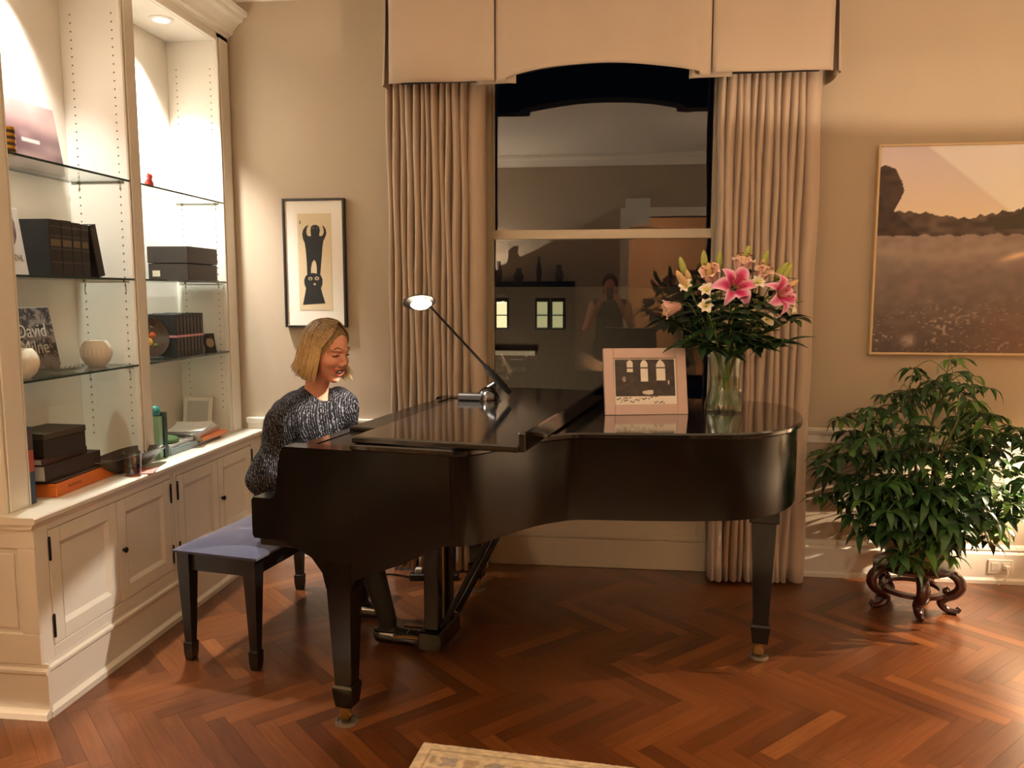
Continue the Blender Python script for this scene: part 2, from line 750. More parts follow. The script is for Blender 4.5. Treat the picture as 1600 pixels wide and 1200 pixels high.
WX0, WX1, WZ0, WZ1 = -0.66, 0.60, 0.78, 2.95
b = MB()
b.box((XL - 0.1, YB, 0), (WX0, YB + 0.16, ZC)).box((WX1, YB, 0), (XR + 0.1, YB + 0.16, ZC))
b.box((WX0, YB, WZ1), (WX1, YB + 0.16, ZC)).box((WX0, YB, 0), (WX1, YB + 0.16, WZ0))
w = b.obj('wall_back', m_wall)
tag(w, 'taupe painted wall around the window behind the piano', 'wall', kind='structure')
w = bx('wall_left', (XL - 0.12, -4.8, 0), (XL, YB, ZC), m_wall, None, 0)
tag(w, 'taupe wall that the white bookcase is built against', 'wall', kind='structure')
w = bx('wall_right', (XR, -4.8, 0), (XR + 0.12, YB, ZC), m_wall, None, 0)
tag(w, 'taupe wall at the far right side of the room', 'wall', kind='structure')
b = MB()
DX0, DX1, DZ = 0.25, 1.75, 2.45
b.box((XL, YR - 0.14, 0), (DX0, YR, ZC)).box((DX1, YR - 0.14, 0), (XR, YR, ZC)).box((DX0, YR - 0.14, DZ), (DX1, YR, ZC))
w = b.obj('wall_rear', m_wall)
tag(w, 'rear wall with a wide opening, mirrored in the window', 'wall', kind='structure')
w = bx('wall_far', (XL, -4.8, 0), (XR, -4.68, ZC), M('far_room_paint', (205, 150, 96), 0.75, var=0.05), None, 0)
tag(w, 'warm orange-tan wall of the room beyond the opening', 'wall', kind='structure')

# crown mouldings, baseboards, chair rails
crown = [(0, 0), (0, -0.13), (-0.012, -0.13), (-0.02, -0.105), (-0.05, -0.06), (-0.10, -0.035), (-0.11, -0.012), (-0.13, -0.012), (-0.13, 0)]


def moulding(name, label, prof, side, a, b2, z, parent=None):
    """prof: (out(-), up) ; side: back / rear / left / right"""
    mb = MB()
    if side == 'back':
        mb.prism([(YB + p[0], z + p[1]) for p in prof], a, b2, 0)
    elif side == 'rear':
        mb.prism([(YR - p[0], z + p[1]) for p in prof], a, b2, 0)
    elif side == 'left':
        mb.prism([(XL - p[0], z + p[1]) for p in prof], a, b2, 1)
    else:
        mb.prism([(XR + p[0], z + p[1]) for p in prof], a, b2, 1)
    o = mb.obj(name, m_white)
    return tag(o, label, 'trim', kind='structure')


moulding('trim_1', 'white crown moulding along the top of the window wall', crown, 'back', XL, XR, ZC)
moulding('trim_2', 'white crown moulding of the rear wall, mirrored in the window', crown, 'rear', XL, XR, ZC)
moulding('trim_3', 'white crown moulding on the bookcase side of the room', crown, 'left', YR, YB, ZC)
moulding('trim_4', 'white crown moulding on the far right wall', crown, 'right', YR, YB, ZC)
bbp = [(0, 0), (-0.034, 0), (-0.034, 0.018), (-0.024, 0.03), (-0.024, 0.155), (-0.014, 0.168), (-0.020, 0.178), (-0.012, 0.198), (0, 0.2)]
moulding('baseboard_back', 'white baseboard under the large painting', bbp, 'back', 0.80, XR, 0)
moulding('baseboard_left', 'white baseboard between bookcase and left curtain', bbp, 'back', -1.94, -0.80, 0)
moulding('baseboard_right', 'white baseboard of the far right wall', bbp, 'right', YR, YB, 0)
rail = [(0, -0.075), (-0.008, -0.072), (-0.010, -0.03), (-0.020, -0.024), (-0.030, -0.006), (-0.030, 0.004), (-0.016, 0.008), (0, 0.008)]
moulding('trim_5', 'white chair rail behind the plant under the painting', rail, 'back', 0.80, XR, 0.795)
moulding('trim_6', 'white chair rail between bookcase and left curtain', rail, 'back', -2.04, -0.80, 0.795)
b = MB()
for x0, x1 in ((DX0 - 0.11, DX0), (DX1, DX1 + 0.11)):
    b.box((x0, YR - 0.16, 0), (x1, YR + 0.025, DZ + 0.11), 0.004)
b.box((DX0, YR - 0.16, DZ), (DX1, YR + 0.025, DZ + 0.11), 0.004)
tag(b.obj('trim_7', m_white), 'white casing around the rear opening, mirrored in the window', 'trim', kind='structure')

# ------------------------------------------------------------------ window
win = setting('window_1', 'tall double-hung sash window behind the piano, dark outside', 'window', (0, YB, 0))
b = MB()
b.box((WX0, 0.0, WZ0), (WX0 + 0.03, 0.15, WZ1), 0.003).box((WX1 - 0.03, 0.0, WZ0), (WX1, 0.15, WZ1), 0.003)
b.box((WX0, 0.0, WZ1 - 0.03), (WX1, 0.15, WZ1), 0.003)
b.obj('jamb', m_trimtan, win)
bx('sill', (WX0 - 0.05, -0.07, WZ0 - 0.035), (WX1 + 0.05, 0.15, WZ0), m_white, win, 0.006)
for x0, x1 in ((WX0 - 0.09, WX0 + 0.004), (WX1 - 0.004, WX1 + 0.09)):
    bx('casing', (x0, -0.022, WZ0), (x1, 0.0, WZ1 + 0.09), m_trimtan, win, 0.004)


def sash(z0, z1, y, nm, bot, top):
    s = MB()
    s.box((WX0 + 0.03, y - 0.018, z0), (-0.62, y + 0.018, z1), 0.003)
    s.box((0.538, y - 0.018, z0), (WX1 - 0.03, y + 0.018, z1), 0.003)
    s.box((-0.62, y - 0.018, z0), (0.538, y + 0.018, z0 + bot), 0.003)
    s.box((-0.62, y - 0.018, z1 - top), (0.538, y + 0.018, z1), 0.003)
    so = s.obj(nm, m_trimtan, win)
    MB().add([(-0.62, y, z0 + bot), (0.538, y, z0 + bot), (0.538, y, z1 - top), (-0.62, y, z1 - top)], [(0, 1, 2, 3)]).obj('pane', m_glass, so)


sash(WZ0, 1.845, 0.045, 'lower_sash', 0.07, 0.05)
sash(1.80, WZ1 - 0.03, 0.085, 'upper_sash', 0.045, 0.05)
# panelled apron below the sill
ap = MB()
ap.box((-0.64, 4.305, 0.0), (0.60, 4.33, 0.16), 0.004).box((-0.64, 4.315, 0.16), (0.60, 4.33, WZ0 - 0.035), 0.002)
for x0, x1, z0, z1 in ((-0.60, -0.56, 0.2, 0.7), (0.49, 0.53, 0.2, 0.7), (-0.60, 0.53, 0.17, 0.2), (-0.60, 0.53, 0.7, 0.73)):
    ap.box((x0, 4.303, z0), (x1, 4.316, z1), 0.003)
tag(ap.obj('trim_8', m_trimtan), 'beige panelled apron below the window sill', 'trim', kind='structure')

# ------------------------------------------------------------------ curtains and valance


def curtain(name, label, x0, x1, y, n, seed, wide):
    rg = random.Random(seed)
    t = thing(name, label, 'curtain', ((x0 + x1) / 2, y, 0), 0, 'drapes beside the window')
    cx = (x0 + x1) / 2
    # fold positions with uneven widths
    ws = [rg.uniform(0.7, 1.3) for _ in range(n)]
    if wide:
        ws[wide if wide > 0 else -1] *= 2.1
    tot = sum(ws)
    cuts = [0]
    for q in ws:
        cuts.append(cuts[-1] + q / tot)
    amps = [rg.uniform(0.040, 0.060) for _ in range(n)]
    if wide:
        amps[wide if wide > 0 else -1] *= 0.7
    nz = 34
    per = 14
    G = []
    for i in range(nz + 1):
        z = 0.012 + (2.80 - 0.012) * i / nz
        row = []
        fl_ = 1 - i / nz
        for k in range(n):
            for j in range(per):
                s = j / per
                X = x0 + (x1 - x0) * (cuts[k] + (cuts[k + 1] - cuts[k]) * s)
                ph = 2 * math.pi * s
                sq = 1.3 - 2.1 * max(0.0, math.sin(math.pi * s)) ** 0.30
                dx = 0.0
                sway = 0.006 * math.sin(3.1 * z + 2.3 * k + seed) * fl_ + 0.004 * math.sin(7.3 * z + 1.7 * k)
                row.append((X + dx + sway - cx, amps[k] * (0.85 + 0.25 * fl_) * sq + 0.012 * math.sin(5 * X + seed), z))
        row.append((x1 - cx, amps[-1] * 1.0, z))
        G.append(row)
    v, f = solid_sheet(G, 0.004)
    MB().add(v, f).obj('drape', m_curtain, t, 180)
    bx('header', (x0 - cx, -0.02, 2.80), (x1 - cx, 0.02, 2.90), m_curtain, t, 0.004)
    return t


curtain('curtain', 'pleated beige drape hanging left of the window behind the pianist', -1.155, -0.635, 4.185, 13, 3, -1)
curtain('curtain', 'pleated beige drape hanging right of the window behind the flowers', 0.535, 1.03, 4.185, 12, 8, -1)

val = thing('valance', 'beige box-pleated valance with arched centre across the window top', 'valance', (0, YB, 0))
VF = -0.30      # front of the valance, from the wall


def val_panel(nm, xs, zb, off=0.0, curl=1.0, seed=0):
    G = []
    nz = 22
    for i in range(nz + 1):
        row = []
        for k, x in enumerate(xs):
            zz = zb(x)
            z = zz + (3.06 - zz) * i / nz
            fl_ = (1 - i / nz)
            s = k / (len(xs) - 1)
            edge = abs(2 * s - 1) ** 6
            y = VF + off - 0.02 * fl_ * curl + 0.012 * edge * fl_ + 0.007 * math.sin(6 * x + seed + 4 * z) * fl_ + 0.004 * math.sin(17 * x + 2 * seed)
            row.append((x, y, z))
        G.append(row)
    v, f = solid_sheet(G, 0.005)
    return MB().add(v, f).obj(nm, m_valance, val, 180)


def arch(x):
    a = abs((x + 0.045) / 0.515)
    if a > 0.90:
        return 2.535
    return 2.553 + 0.052 * (1 - (a / 0.90) ** 2)


val_panel('panel', np.linspace(-1.095, -0.567, 24), lambda x: 2.540, seed=1)
val_panel('panel', np.concatenate([np.linspace(-0.560, -0.512, 4), np.linspace(-0.508, 0.416, 40), np.linspace(0.42, 0.470, 4)]), arch, seed=2.2)
val_panel('panel', np.linspace(0.477, 1.030, 24), lambda x: 2.542, seed=4)
for x in (-0.563, 0.474):
    val_panel('pleat_insert', np.linspace(x - 0.10, x + 0.10, 8), lambda x: 2.532, 0.028, 0.5, seed=3)
for x, s in ((-1.10, -1), (1.035, 1)):
    for y0, y1, o in ((VF + 0.012, VF + 0.10, 0.0), (VF + 0.075, -0.01, 0.022)):
        G = []
        for i in range(17):
            z = 2.545 + (3.06 - 2.545) * i / 16
            fl_ = 1 - i / 16
            G.append([(x + s * (0.012 + o * 0.6 + (0.035 - o * 0.5) * fl_ * (0.4 + 0.6 * math.sin(math.pi * j / 8))), y0 + (y1 - y0) * j / 8, z) for j in range(9)])
        v, f = solid_sheet(G, 0.005)
        MB().add(v, f).obj('side_return', m_valance, val, 180)
bx('mounting_board', (-1.10, VF + 0.02, 3.035), (1.035, -0.005, 3.058), m_valance, val)
G = [[(x, VF + 0.045, arch(x) + 0.015 + (3.03 - arch(x) - 0.015) * i / 4) for x in np.linspace(-1.05, 0.98, 60)] for i in range(5)]
v, f = solid_sheet(G, 0.003)
MB().add(v, f).obj('lining', m_lining, val, 180)

# ------------------------------------------------------------------ built-in bookcase
CT = 0.735                       # counter height
cab_end = 2.485


def door(parent, y0, y1, z0, z1):
    x = 0.0
    d = MB()
    fw = 0.058
    d.box((-0.02, y0, z0), (x, y0 + fw, z1), 0.002).box((-0.02, y1 - fw, z0), (x, y1, z1), 0.002)
    d.box((-0.02, y0 + fw, z0), (x, y1 - fw, z0 + fw), 0.002).box((-0.02, y0 + fw, z1 - fw), (x, y1 - fw, z1), 0.002)
    do = d.obj('door', m_white, parent)
    pa = MB()
    a0, a1, c0, c1 = y0 + fw, y1 - fw, z0 + fw, z1 - fw
    rings = [(0.0, 0.0), (0.006, -0.004), (0.016, -0.011), (0.03, -0.011)]
    V, F = [], []
    for ins, xx in rings:
        V += [(xx, a0 + ins, c0 + ins), (xx, a1 - ins, c0 + ins), (xx, a1 - ins, c1 - ins), (xx, a0 + ins, c1 - ins)]
    for r in range(3):
        for k in range(4):
            j = (k + 1) % 4
            F.append([r * 4 + k, r * 4 + j, r * 4 + 4 + j, r * 4 + 4 + k])
    F.append([12, 13, 14, 15])
    pa.add(V, F).obj('panel', m_white, do)
    return do


def hinge(parent, y, z):
    h = MB()
    h.tube([(0.004, y, z - 0.032), (0.004, y, z + 0.032)], 0.0045, 8)
    h.lathe([(0, 0.046), (0.004, 0.042), (0.0045, 0.034), (0, 0.034)], 8, (0.004, y, z)).lathe([(0, -0.046), (0.004, -0.042), (0.0045, -0.034), (0, -0.034)], 8, (0.004, y, z))
    return h.obj('hinge', m_iron, parent, 40)


def cabinet(label, y0, y1, ya, yb, yc, knob_y):
    c = thing('base_cabinet', label, 'cabinet', (-1.965, 0, 0), 0, 'white cabinets under the bookcase')
    body = MB().box((-0.43, y0, 0.2), (-0.021, y1, CT - 0.03), 0.002)
    body.obj('body', m_white, c)
    fr = MB()
    fr.box((-0.021, y0, 0.2), (-0.001, ya - 0.003, CT - 0.03), 0.002).box((-0.021, yc + 0.003, 0.2), (-0.001, y1, CT - 0.03), 0.002)
    fr.box((-0.021, ya - 0.003, 0.2), (-0.001, yc + 0.003, 0.24), 0.002).box((-0.021, ya - 0.003, 0.668), (-0.001, yc + 0.003, CT - 0.03), 0.002)
    fr.obj('face_frame', m_white, c)
    d1 = door(c, ya, yb - 0.0015, 0.243, 0.665)
    d2 = door(c, yb + 0.0015, yc, 0.243, 0.665)
    for z in (0.60, 0.315):
        hinge(d1, ya - 0.001, z)
        hinge(d2, yc + 0.001, z)
    k = MB(Matrix.Translation((0, knob_y, 0.456)) @ Matrix.Rotation(R(90), 4, 'Y'))
    k.lathe([(0.007, 0), (0.006, 0.006), (0.011, 0.010), (0.012, 0.015), (0.008, 0.019), (0, 0.020)], 14)
    k.obj('knob', m_iron, d2, 40)
    p = MB()
    prof = [(0.0, 0.2), (0.0, 0.185), (0.012, 0.178), (0.012, 0.168), (0.004, 0.158), (0.004, 0.034), (0.022, 0.022), (0.022, 0.0), (-0.42, 0.0), (-0.42, 0.2)]
    p.prism(prof, y0, y1, 1)
    p.obj('plinth', m_white, c)
    return c


c1 = cabinet('white panelled cabinet near the camera at the bookcase end', cab_end + 0.004, 3.378, 2.552, 2.952, 3.350, 2.982)
c2 = cabinet('white panelled cabinet next to the window wall behind the bench', 3.382, 4.325, 3.410, 3.800, 4.190, 3.835)
# near end of the first cabinet: plinth return and raised panel
e = MB()
prof = [(0.0, 0.2), (0.0, 0.185), (-0.012, 0.178), (-0.012, 0.168), (-0.004, 0.158), (-0.004, 0.034), (-0.022, 0.022), (-0.022, 0.0), (0.01, 0.0), (0.01, 0.2)]
e.prism([(cab_end + p[0], p[1]) for p in prof], -0.43, 0.018, 0)
e.obj('plinth_return', m_white, c1)
e = MB()
e.box((-0.43, cab_end - 0.006, 0.2), (-0.001, cab_end + 0.006, 0.31), 0.002).box((-0.43, cab_end - 0.006, 0.62), (-0.001, cab_end + 0.006, CT - 0.03), 0.002)
e.box((-0.066, cab_end - 0.006, 0.31), (-0.001, cab_end + 0.006, 0.62), 0.002)
e.box((-0.40, cab_end - 0.002, 0.33), (-0.084, cab_end + 0.003, 0.60), 0.002)
e.obj('end_panel', m_white, c1)

ct = thing('counter', 'long white counter ledge on top of the base cabinets', 'counter', (-1.965, 0, CT))
MB().prism([(-0.40, 0.0), (0.016, 0.0), (0.021, -0.005), (0.021, -0.019), (0.012, -0.026), (-0.40, -0.026)], cab_end - 0.022, 4.325, 1).obj('ledge', m_white, ct)
MB().prism([(-0.40, -0.026), (0.006, -0.026), (0.004, -0.036), (-0.001, -0.044), (-0.40, -0.044)], cab_end - 0.016, 4.325, 1).obj('cove_moulding', m_white, ct)

bc = thing('bookcase', 'white built-in bookcase with glass shelves and lit bays', 'bookcase', (-2.08, 0, CT))
UX, BKX = 0.0, -0.285
ZT = 2.84 - CT
bx('back_panel', (BKX - 0.02, 2.50, 0), (BKX, 4.325, ZT + 0.05), m_white, bc)
bx('end_panel', (BKX, 2.505, 0), (UX - 0.02, 2.62, ZT), m_white, bc, 0.001)
bx('divider', (BKX, 3.345, 0), (UX - 0.02, 3.42, ZT), m_white, bc, 0.001)
bx('side_panel', (BKX, 4.205, 0), (UX - 0.02, 4.325, ZT), m_white, bc, 0.001)
for y0, y1 in ((2.50, 2.625), (3.335, 3.43), (4.20, 4.325)):
    s = MB().box((UX - 0.02, y0, 0), (UX, y1, ZT + 0.06), 0.002)
    s.box((UX, y0 + 0.016, 0.0), (UX + 0.008, y1 - 0.016, ZT + 0.02), 0.003)
    s.box((UX, y0 + 0.001, 0.0), (UX + 0.004, y0 + 0.009, ZT + 0.02), 0.002).box((UX, y1 - 0.009, 0.0), (UX + 0.004, y1 - 0.001, ZT + 0.02), 0.002)
    s.obj('stile', m_white, bc)
bx('top_panel', (BKX, 2.505, ZT), (UX - 0.02, 4.325, ZT + 0.05), m_white, bc)
bx('frieze', (UX - 0.02, 2.50, ZT - 0.0), (UX, 4.325, ZT + 0.10), m_white, bc)
cor = [(-0.02, 0.06), (0.008, 0.06), (0.012, 0.072), (0.03, 0.078), (0.04, 0.10), (0.07, 0.135), (0.095, 0.148), (0.10, 0.165), (0.122, 0.170), (0.122, 0.195), (-0.02, 0.195)]
MB().prism([(UX + a, ZT - 0.02 + z) for a, z in cor], 2.45, 4.325, 1).obj('cornice', m_white, bc)
ho = MB()
for y, s in ((3.345, -1), (4.205, -1), (3.42, 1), (2.62, 1)):
    for xx in (-0.045, -0.235):
        for k in range(56):
            z = 0.14 + 0.035 * k
            if z < ZT - 0.12:
                ho.lathe([(0, 0.0012 * s), (0.0032, 0.0012 * s), (0.0034, 0.0002 * s)], 6, (xx, y, z), 1)
h = ho.obj('shelf_pin_holes', M('drilled_hole', (60, 46, 34), 0.9), bc)
h['kind'] = 'stuff'


def shelf(label, y0, y1, z):
    t = thing('glass_shelf', label, 'shelf', (-2.08, (y0 + y1) / 2, z), 0, 'glass shelves of the bookcase')
    hw = (y1 - y0) / 2 - 0.003
    g = MB()
    x0, x1 = -0.272, 0.004
    v = [(x, y, zz) for x in (x0, x1) for y in (-hw, hw) for zz in (-0.009, 0)]
    g.add(v, [(0, 2, 6, 4), (1, 5, 7, 3)])
    g.cur = 1
    g.add(v, [(0, 1, 3, 2), (4, 6, 7, 5), (0, 4, 5, 1), (2, 3, 7, 6)])
    g.obj('glass_plate', [m_shelf, m_edge], t)
    for xx in (-0.045, -0.235):
        for s in (-1, 1):
            MB().tube([(xx, s * (hw + 0.002), -0.012), (xx, s * (hw - 0.011), -0.012)], 0.0032, 8).obj('shelf_pin', m_brass, t, 40)
    return t


Z1, Z2, Z3 = 1.995, 1.570, 1.190
for nm, y0, y1 in (('near', 2.62, 3.345), ('far', 3.42, 4.205)):
    bay = 'near bay holding the white votive bowls' if nm == 'near' else 'brightly lit bay by the window wall'
    for lev, z in (('top', Z1), ('middle', Z2), ('bottom', Z3)):
        shelf(f'{lev} glass shelf in the {bay}', y0, y1, z)

for (x, y, lab) in ((-2.19, 3.86, 'round recessed light in the top of the brightly lit bay'), (-2.21, 2.97, 'round recessed light in the top of the near bay')):
    t = thing('recessed_light', lab, 'light', (x, y, 2.84), 0, 'lights in the bookcase top')
    MB().lathe([(0.036, 0.0), (0.058, 0.0), (0.058, -0.004), (0.040, -0.008), (0.034, -0.002)], 24).obj('trim_ring', m_white, t, 40)
    MB().lathe([(0, -0.0035), (0.034, -0.0035), (0.034, -0.001), (0, -0.001)], 20).obj('lens', M('lit_lens', (255, 244, 225), 0.5, emit=(255, 236, 205), estr=14), t)

# ------------------------------------------------------------------ grand piano
TH = R(10.0)
PT = Vector((-1.08, 2.57, 0))


def pw(u, v, z=0.0):
    """piano frame -> world"""
    return Vector((PT.x + u * math.cos(TH) + v * math.sin(TH), PT.y - u * math.sin(TH) + v * math.cos(TH), z))


pn = thing('grand_piano', 'black lacquered grand piano with its front lid folded back', 'piano', PT, -TH)
ctrl = [(0.60, 0.0), (0.66, 0.035), (0.72, 0.15), (0.79, 0.29), (0.86, 0.375), (0.93, 0.425), (1.136, 0.475), (1.353, 0.535), (1.50, 0.60),
        (1.60, 0.70), (1.665, 0.84), (1.69, 1.0), (1.685, 1.18), (1.65, 1.33), (1.58, 1.425), (1.48, 1.46)]
curve = [tuple(p) for p in spline(ctrl, 90)]
outer = [(0.02, 0.0)] + curve + [(0.02, 1.46)]


def offset(out, d):
    n = len(out)
    res = []
    for i in range(n):
        p0, p1, p2 = Vector(out[i - 1]), Vector(out[i]), Vector(out[(i + 1) % n])
        a, c = (p1 - p0).normalized(), (p2 - p1).normalized()
        na, nc = Vector((-a.y, a.x)), Vector((-c.y, c.x))
        nn = (na + nc)
        nn = nn / max(0.4, nn.length_squared / 2) if nn.length > 1e-6 else na
        q = p1 + nn * d
        res.append((q.x, q.y))
    return res


# rim: closed wall following the outline
inner = offset(outer, 0.045)
rim = MB()
n = len(outer)
V = [(p[0], p[1], z) for z in (0.69, 0.985) for p in outer] + [(p[0], p[1], z) for z in (0.69, 0.985) for p in inner]
F = []
for i in range(n):
    j = (i + 1) % n
    if i == n - 1:
        # front opening: only a low belly rail
        pass
    F += [[i, j, n + j, n + i], [2 * n + i, 3 * n + i, 3 * n + j, 2 * n + j], [n + i, n + j, 3 * n + j, 3 * n + i], [i, 2 * n + i, 2 * n + j, j]]
rim.add(V, F)
rim.obj('rim', m_black, pn, 35)
MB().prism(offset(outer, 0.03), 0.70, 0.72, 2).obj('soundboard', m_matblack, pn)
# cheeks with the curved step down to the key arms
for v0, v1 in ((-0.0005, 0.075), (1.385, 1.4605)):
    step = [(-0.145, 0.668), (-0.145, 0.79), (-0.138, 0.80), (-0.072, 0.80), (-0.058, 0.805), (-0.046, 0.83), (-0.040, 0.87), (-0.034, 0.925), (-0.026, 0.962), (-0.012, 0.9855), (0.592, 0.9855), (0.592, 0.6895), (0.40, 0.672), (0.10, 0.655), (-0.138, 0.655)]
    MB().prism([(a, z) for a, z in step], v0, v1, 1).obj('cheek', m_black, pn)
bx('keybed', (-0.138, 0.03, 0.62), (0.36, 1.43, 0.668), m_matblack, pn, 0.004)
bx('keyslip', (-0.145, 0.075, 0.655), (-0.120, 1.385, 0.735), m_black, pn, 0.004)
for v0 in (0.075, 1.335):
    bx('key_block', (-0.120, v0, 0.668), (0.03, v0 + 0.05, 0.755), m_black, pn, 0.004)
bx('fallboard', (0.035, 0.075, 0.668), (0.055, 1.385, 0.90), m_black, pn, 0.006)
bx('pin_block_cover', (0.055, 0.045, 0.82), (0.27, 1.415, 0.86), m_matblack, pn)
md = thing_md = MB(Matrix.Translation((0.045, 0, 0.9825)))
md.box((0.0, 0.36, 0.0), (0.20, 1.10, 0.016), 0.004)
md.obj('music_desk', m_black, pn)
bx('music_shelf', (0.03, 0.075, 0.955), (0.262, 1.385, 0.982), m_black, pn, 0.003)
# keys
m_ivory = M('ivory_key', (238, 230, 210), 0.3, var=0.03)
m_ebony = M('ebony_key', (14, 13, 13), 0.3)
kw = (1.335 - 0.125) / 52
wk = MB().box((0, 0.0006, 0), (0.15, kw - 0.0006, 0.02), 0.0015).mesh('white_key')
wk.materials.append(m_ivory)
bk = MB().prism([(0, 0), (0.008, 0.012), (0.095, 0.012), (0.095, 0)], 0, 0.011, 1).mesh('black_key')
bk.materials.append(m_ebony)
for i in range(52):
    o = link('white_key', wk, None, pn)
    o.location = (-0.118, 0.125 + i * kw, 0.715)
    # from treble (near) to bass: notes C B A G F E D ...
    if i < 51 and (i % 7) not in (0, 4):
        o = link('black_key', bk, None, pn)
        o.location = (-0.064, 0.125 + (i + 1) * kw - 0.0055, 0.735)
# lid
lid = offset([(0.25, -0.018)] + [(p[0], p[1]) for p in offset([(0.0, 0.0)] + curve + [(0.0, 1.46)], -0.018)[1:-1]] + [(0.25, 1.478)], 0.0)
L = MB()
nl = len(lid)
inn = offset(lid, 0.006)
V = [(p[0], p[1], 0.988) for p in inn] + [(p[0], p[1], 0.994) for p in lid] + [(p[0], p[1], 1.006) for p in lid] + [(p[0], p[1], 1.012) for p in inn]
F = [list(range(nl))[::-1], list(range(3 * nl, 4 * nl))]
for r in range(3):
    for i in range(nl):
        j = (i + 1) % nl
        F.append([r * nl + i, r * nl + j, (r + 1) * nl + j, (r + 1) * nl + i])
L.add(V, F).obj('lid', m_lid, pn, 30)
fp = MB()
fp.box((0.255, -0.016, 1.014), (0.830, 1.474, 1.037), 0.005)
flap = fp.obj('folded_lid_flap', m_lid, pn)
fp = MB()
fp.box((0.825, -0.016, 1.016), (0.850, 1.474, 1.078), 0.005)
fp.obj('flap_lip', m_lid, flap)
hg = MB()
for v0 in (0.12, 0.72, 1.32):
    hg.box((0.225, v0, 1.0125), (0.29, v0 + 0.05, 1.0145), 0)
hg.obj('lid_hinges', m_brass, flap)


def leg(u, v, wide):
    L = MB()
    a = 0.060
    for (z0, h0, z1, h1) in ((0.145, 0.030, 0.60, 0.049),):
        V = [(sx * h0, sy * h0, z0) for sx, sy in ((-1, -1), (1, -1), (1, 1), (-1, 1))] + [(sx * h1, sy * h1, z1) for sx, sy in ((-1, -1), (1, -1), (1, 1), (-1, 1))]
        L.add(V, [(3, 2, 1, 0), (4, 5, 6, 7)] + [(i, (i + 1) % 4, 4 + (i + 1) % 4, 4 + i) for i in range(4)])
    lo = MB(Matrix.Translation((u, v, 0)))
    lo.v, lo.f, lo.mi = [], [], []
    lo.add(L.v, L.f)
    lg = lo.obj('leg', m_black, pn)
    if wide:
        w = MB(Matrix.Translation((u, v, 0)))
        out = [(-0.046, 0.50), (-0.060, 0.555), (-0.10, 0.605), (-0.19, 0.645), (-0.21, 0.668), (0.36, 0.70), (0.34, 0.665), (0.24, 0.615), (0.12, 0.565), (0.065, 0.54), (0.046, 0.50)]
        w.prism(out, -0.045, 0.045, 1)
        w.obj('bracket', m_black, lg)
    else:
        w = MB(Matrix.Translation((u, v, 0)))
        w.box((-0.058, -0.058, 0.585), (0.058, 0.058, 0.692), 0.004)
        w.obj('leg_block', m_black, lg)
    ft = MB(Matrix.Translation((u, v, 0)))
    V = [(s * 0.038 * q, t * 0.038 * q, z) for z, q in ((0.07, 0.80), (0.13, 1.0), (0.142, 1.0), (0.150, 0.86)) for s, t in ((-1, -1), (1, -1), (1, 1), (-1, 1))]
    F = [(3, 2, 1, 0), (12, 13, 14, 15)]
    for r in range(3):
        for i in range(4):
            j = (i + 1) % 4
            F.append((r * 4 + i, r * 4 + j, r * 4 + 4 + j, r * 4 + 4 + i))
    ft.add(V, F)
    ft.obj('foot', m_black, lg)
    cs = MB(Matrix.Translation((u, v, 0)))
    cs.lathe([(0, 0.0715), (0.026, 0.0715), (0.026, 0.062), (0.012, 0.058), (0.012, 0.05), (0, 0.05)], 14)
    cs.box((-0.022, -0.017, 0.018), (0.012, -0.013, 0.056), 0.001).box((-0.022, 0.013, 0.018), (0.012, 0.017, 0.056), 0.001)
    cs.obj('caster', m_brass, lg, 40)
    wh = MB(Matrix.Translation((u - 0.006, v, 0.027)))
    wh.lathe([(0, -0.011), (0.020, -0.011), (0.022, -0.008), (0.022, 0.008), (0.020, 0.011), (0, 0.011)], 18, axis=1)
    wh.obj('caster_wheel', m_brass, lg, 40)
    cup = MB(Matrix.Translation((u - 0.004, v, 0)))
    cup.lathe([(0, 0.006), (0.030, 0.006), (0.034, 0.012), (0.038, 0.012), (0.042, 0.001), (0, 0.001)], 20)
    cup.obj('caster_cup', M('grey_cup', (96, 84, 70), 0.5), lg, 40)
    return lg


leg(0.185, 0.045, True)
leg(0.20, 1.385, True)
leg(1.575, 1.00, False)
# lyre with pedals
lu, lv = 0.265, 0.71
ly = bx('lyre', (lu - 0.05, lv - 0.12, 0.03), (lu + 0.05, lv + 0.12, 0.11), m_black, pn, 0.006)
bx('lyre_head', (lu - 0.05, lv - 0.14, 0.58), (lu + 0.05, lv + 0.14, 0.622), m_black, ly, 0.005)
for dv in (-0.072, 0.072):
    bx('post', (lu - 0.03, lv + dv - 0.026, 0.11), (lu + 0.03, lv + dv + 0.026, 0.58), m_black, ly, 0.005)
for dv in (-0.02, 0.02):
    MB().tube([(lu + 0.01, lv + dv, 0.11), (lu + 0.01, lv + dv, 0.60)], 0.004, 8).obj('pedal_rod', m_brass, ly, 40)
for dv in (-0.09, 0.09):
    MB().tube([(lu + 0.05, lv + dv, 0.13), (lu + 0.34, lv + dv * 1.1, 0.69)], 0.013, 10).obj('brace', m_black, ly, 40)
for dv in (-0.055, 0, 0.055):
    p = MB(Matrix.Translation((lu - 0.06, lv + dv, 0.052)))
    out = [(0.0, -0.009), (-0.06, -0.010), (-0.10, -0.017), (-0.125, -0.014), (-0.132, 0.0), (-0.125, 0.014), (-0.10, 0.017), (-0.06, 0.010), (0.0, 0.009)]
    p.prism(out, -0.004, 0.004, 2)
    p.obj('pedal', m_brass, ly)

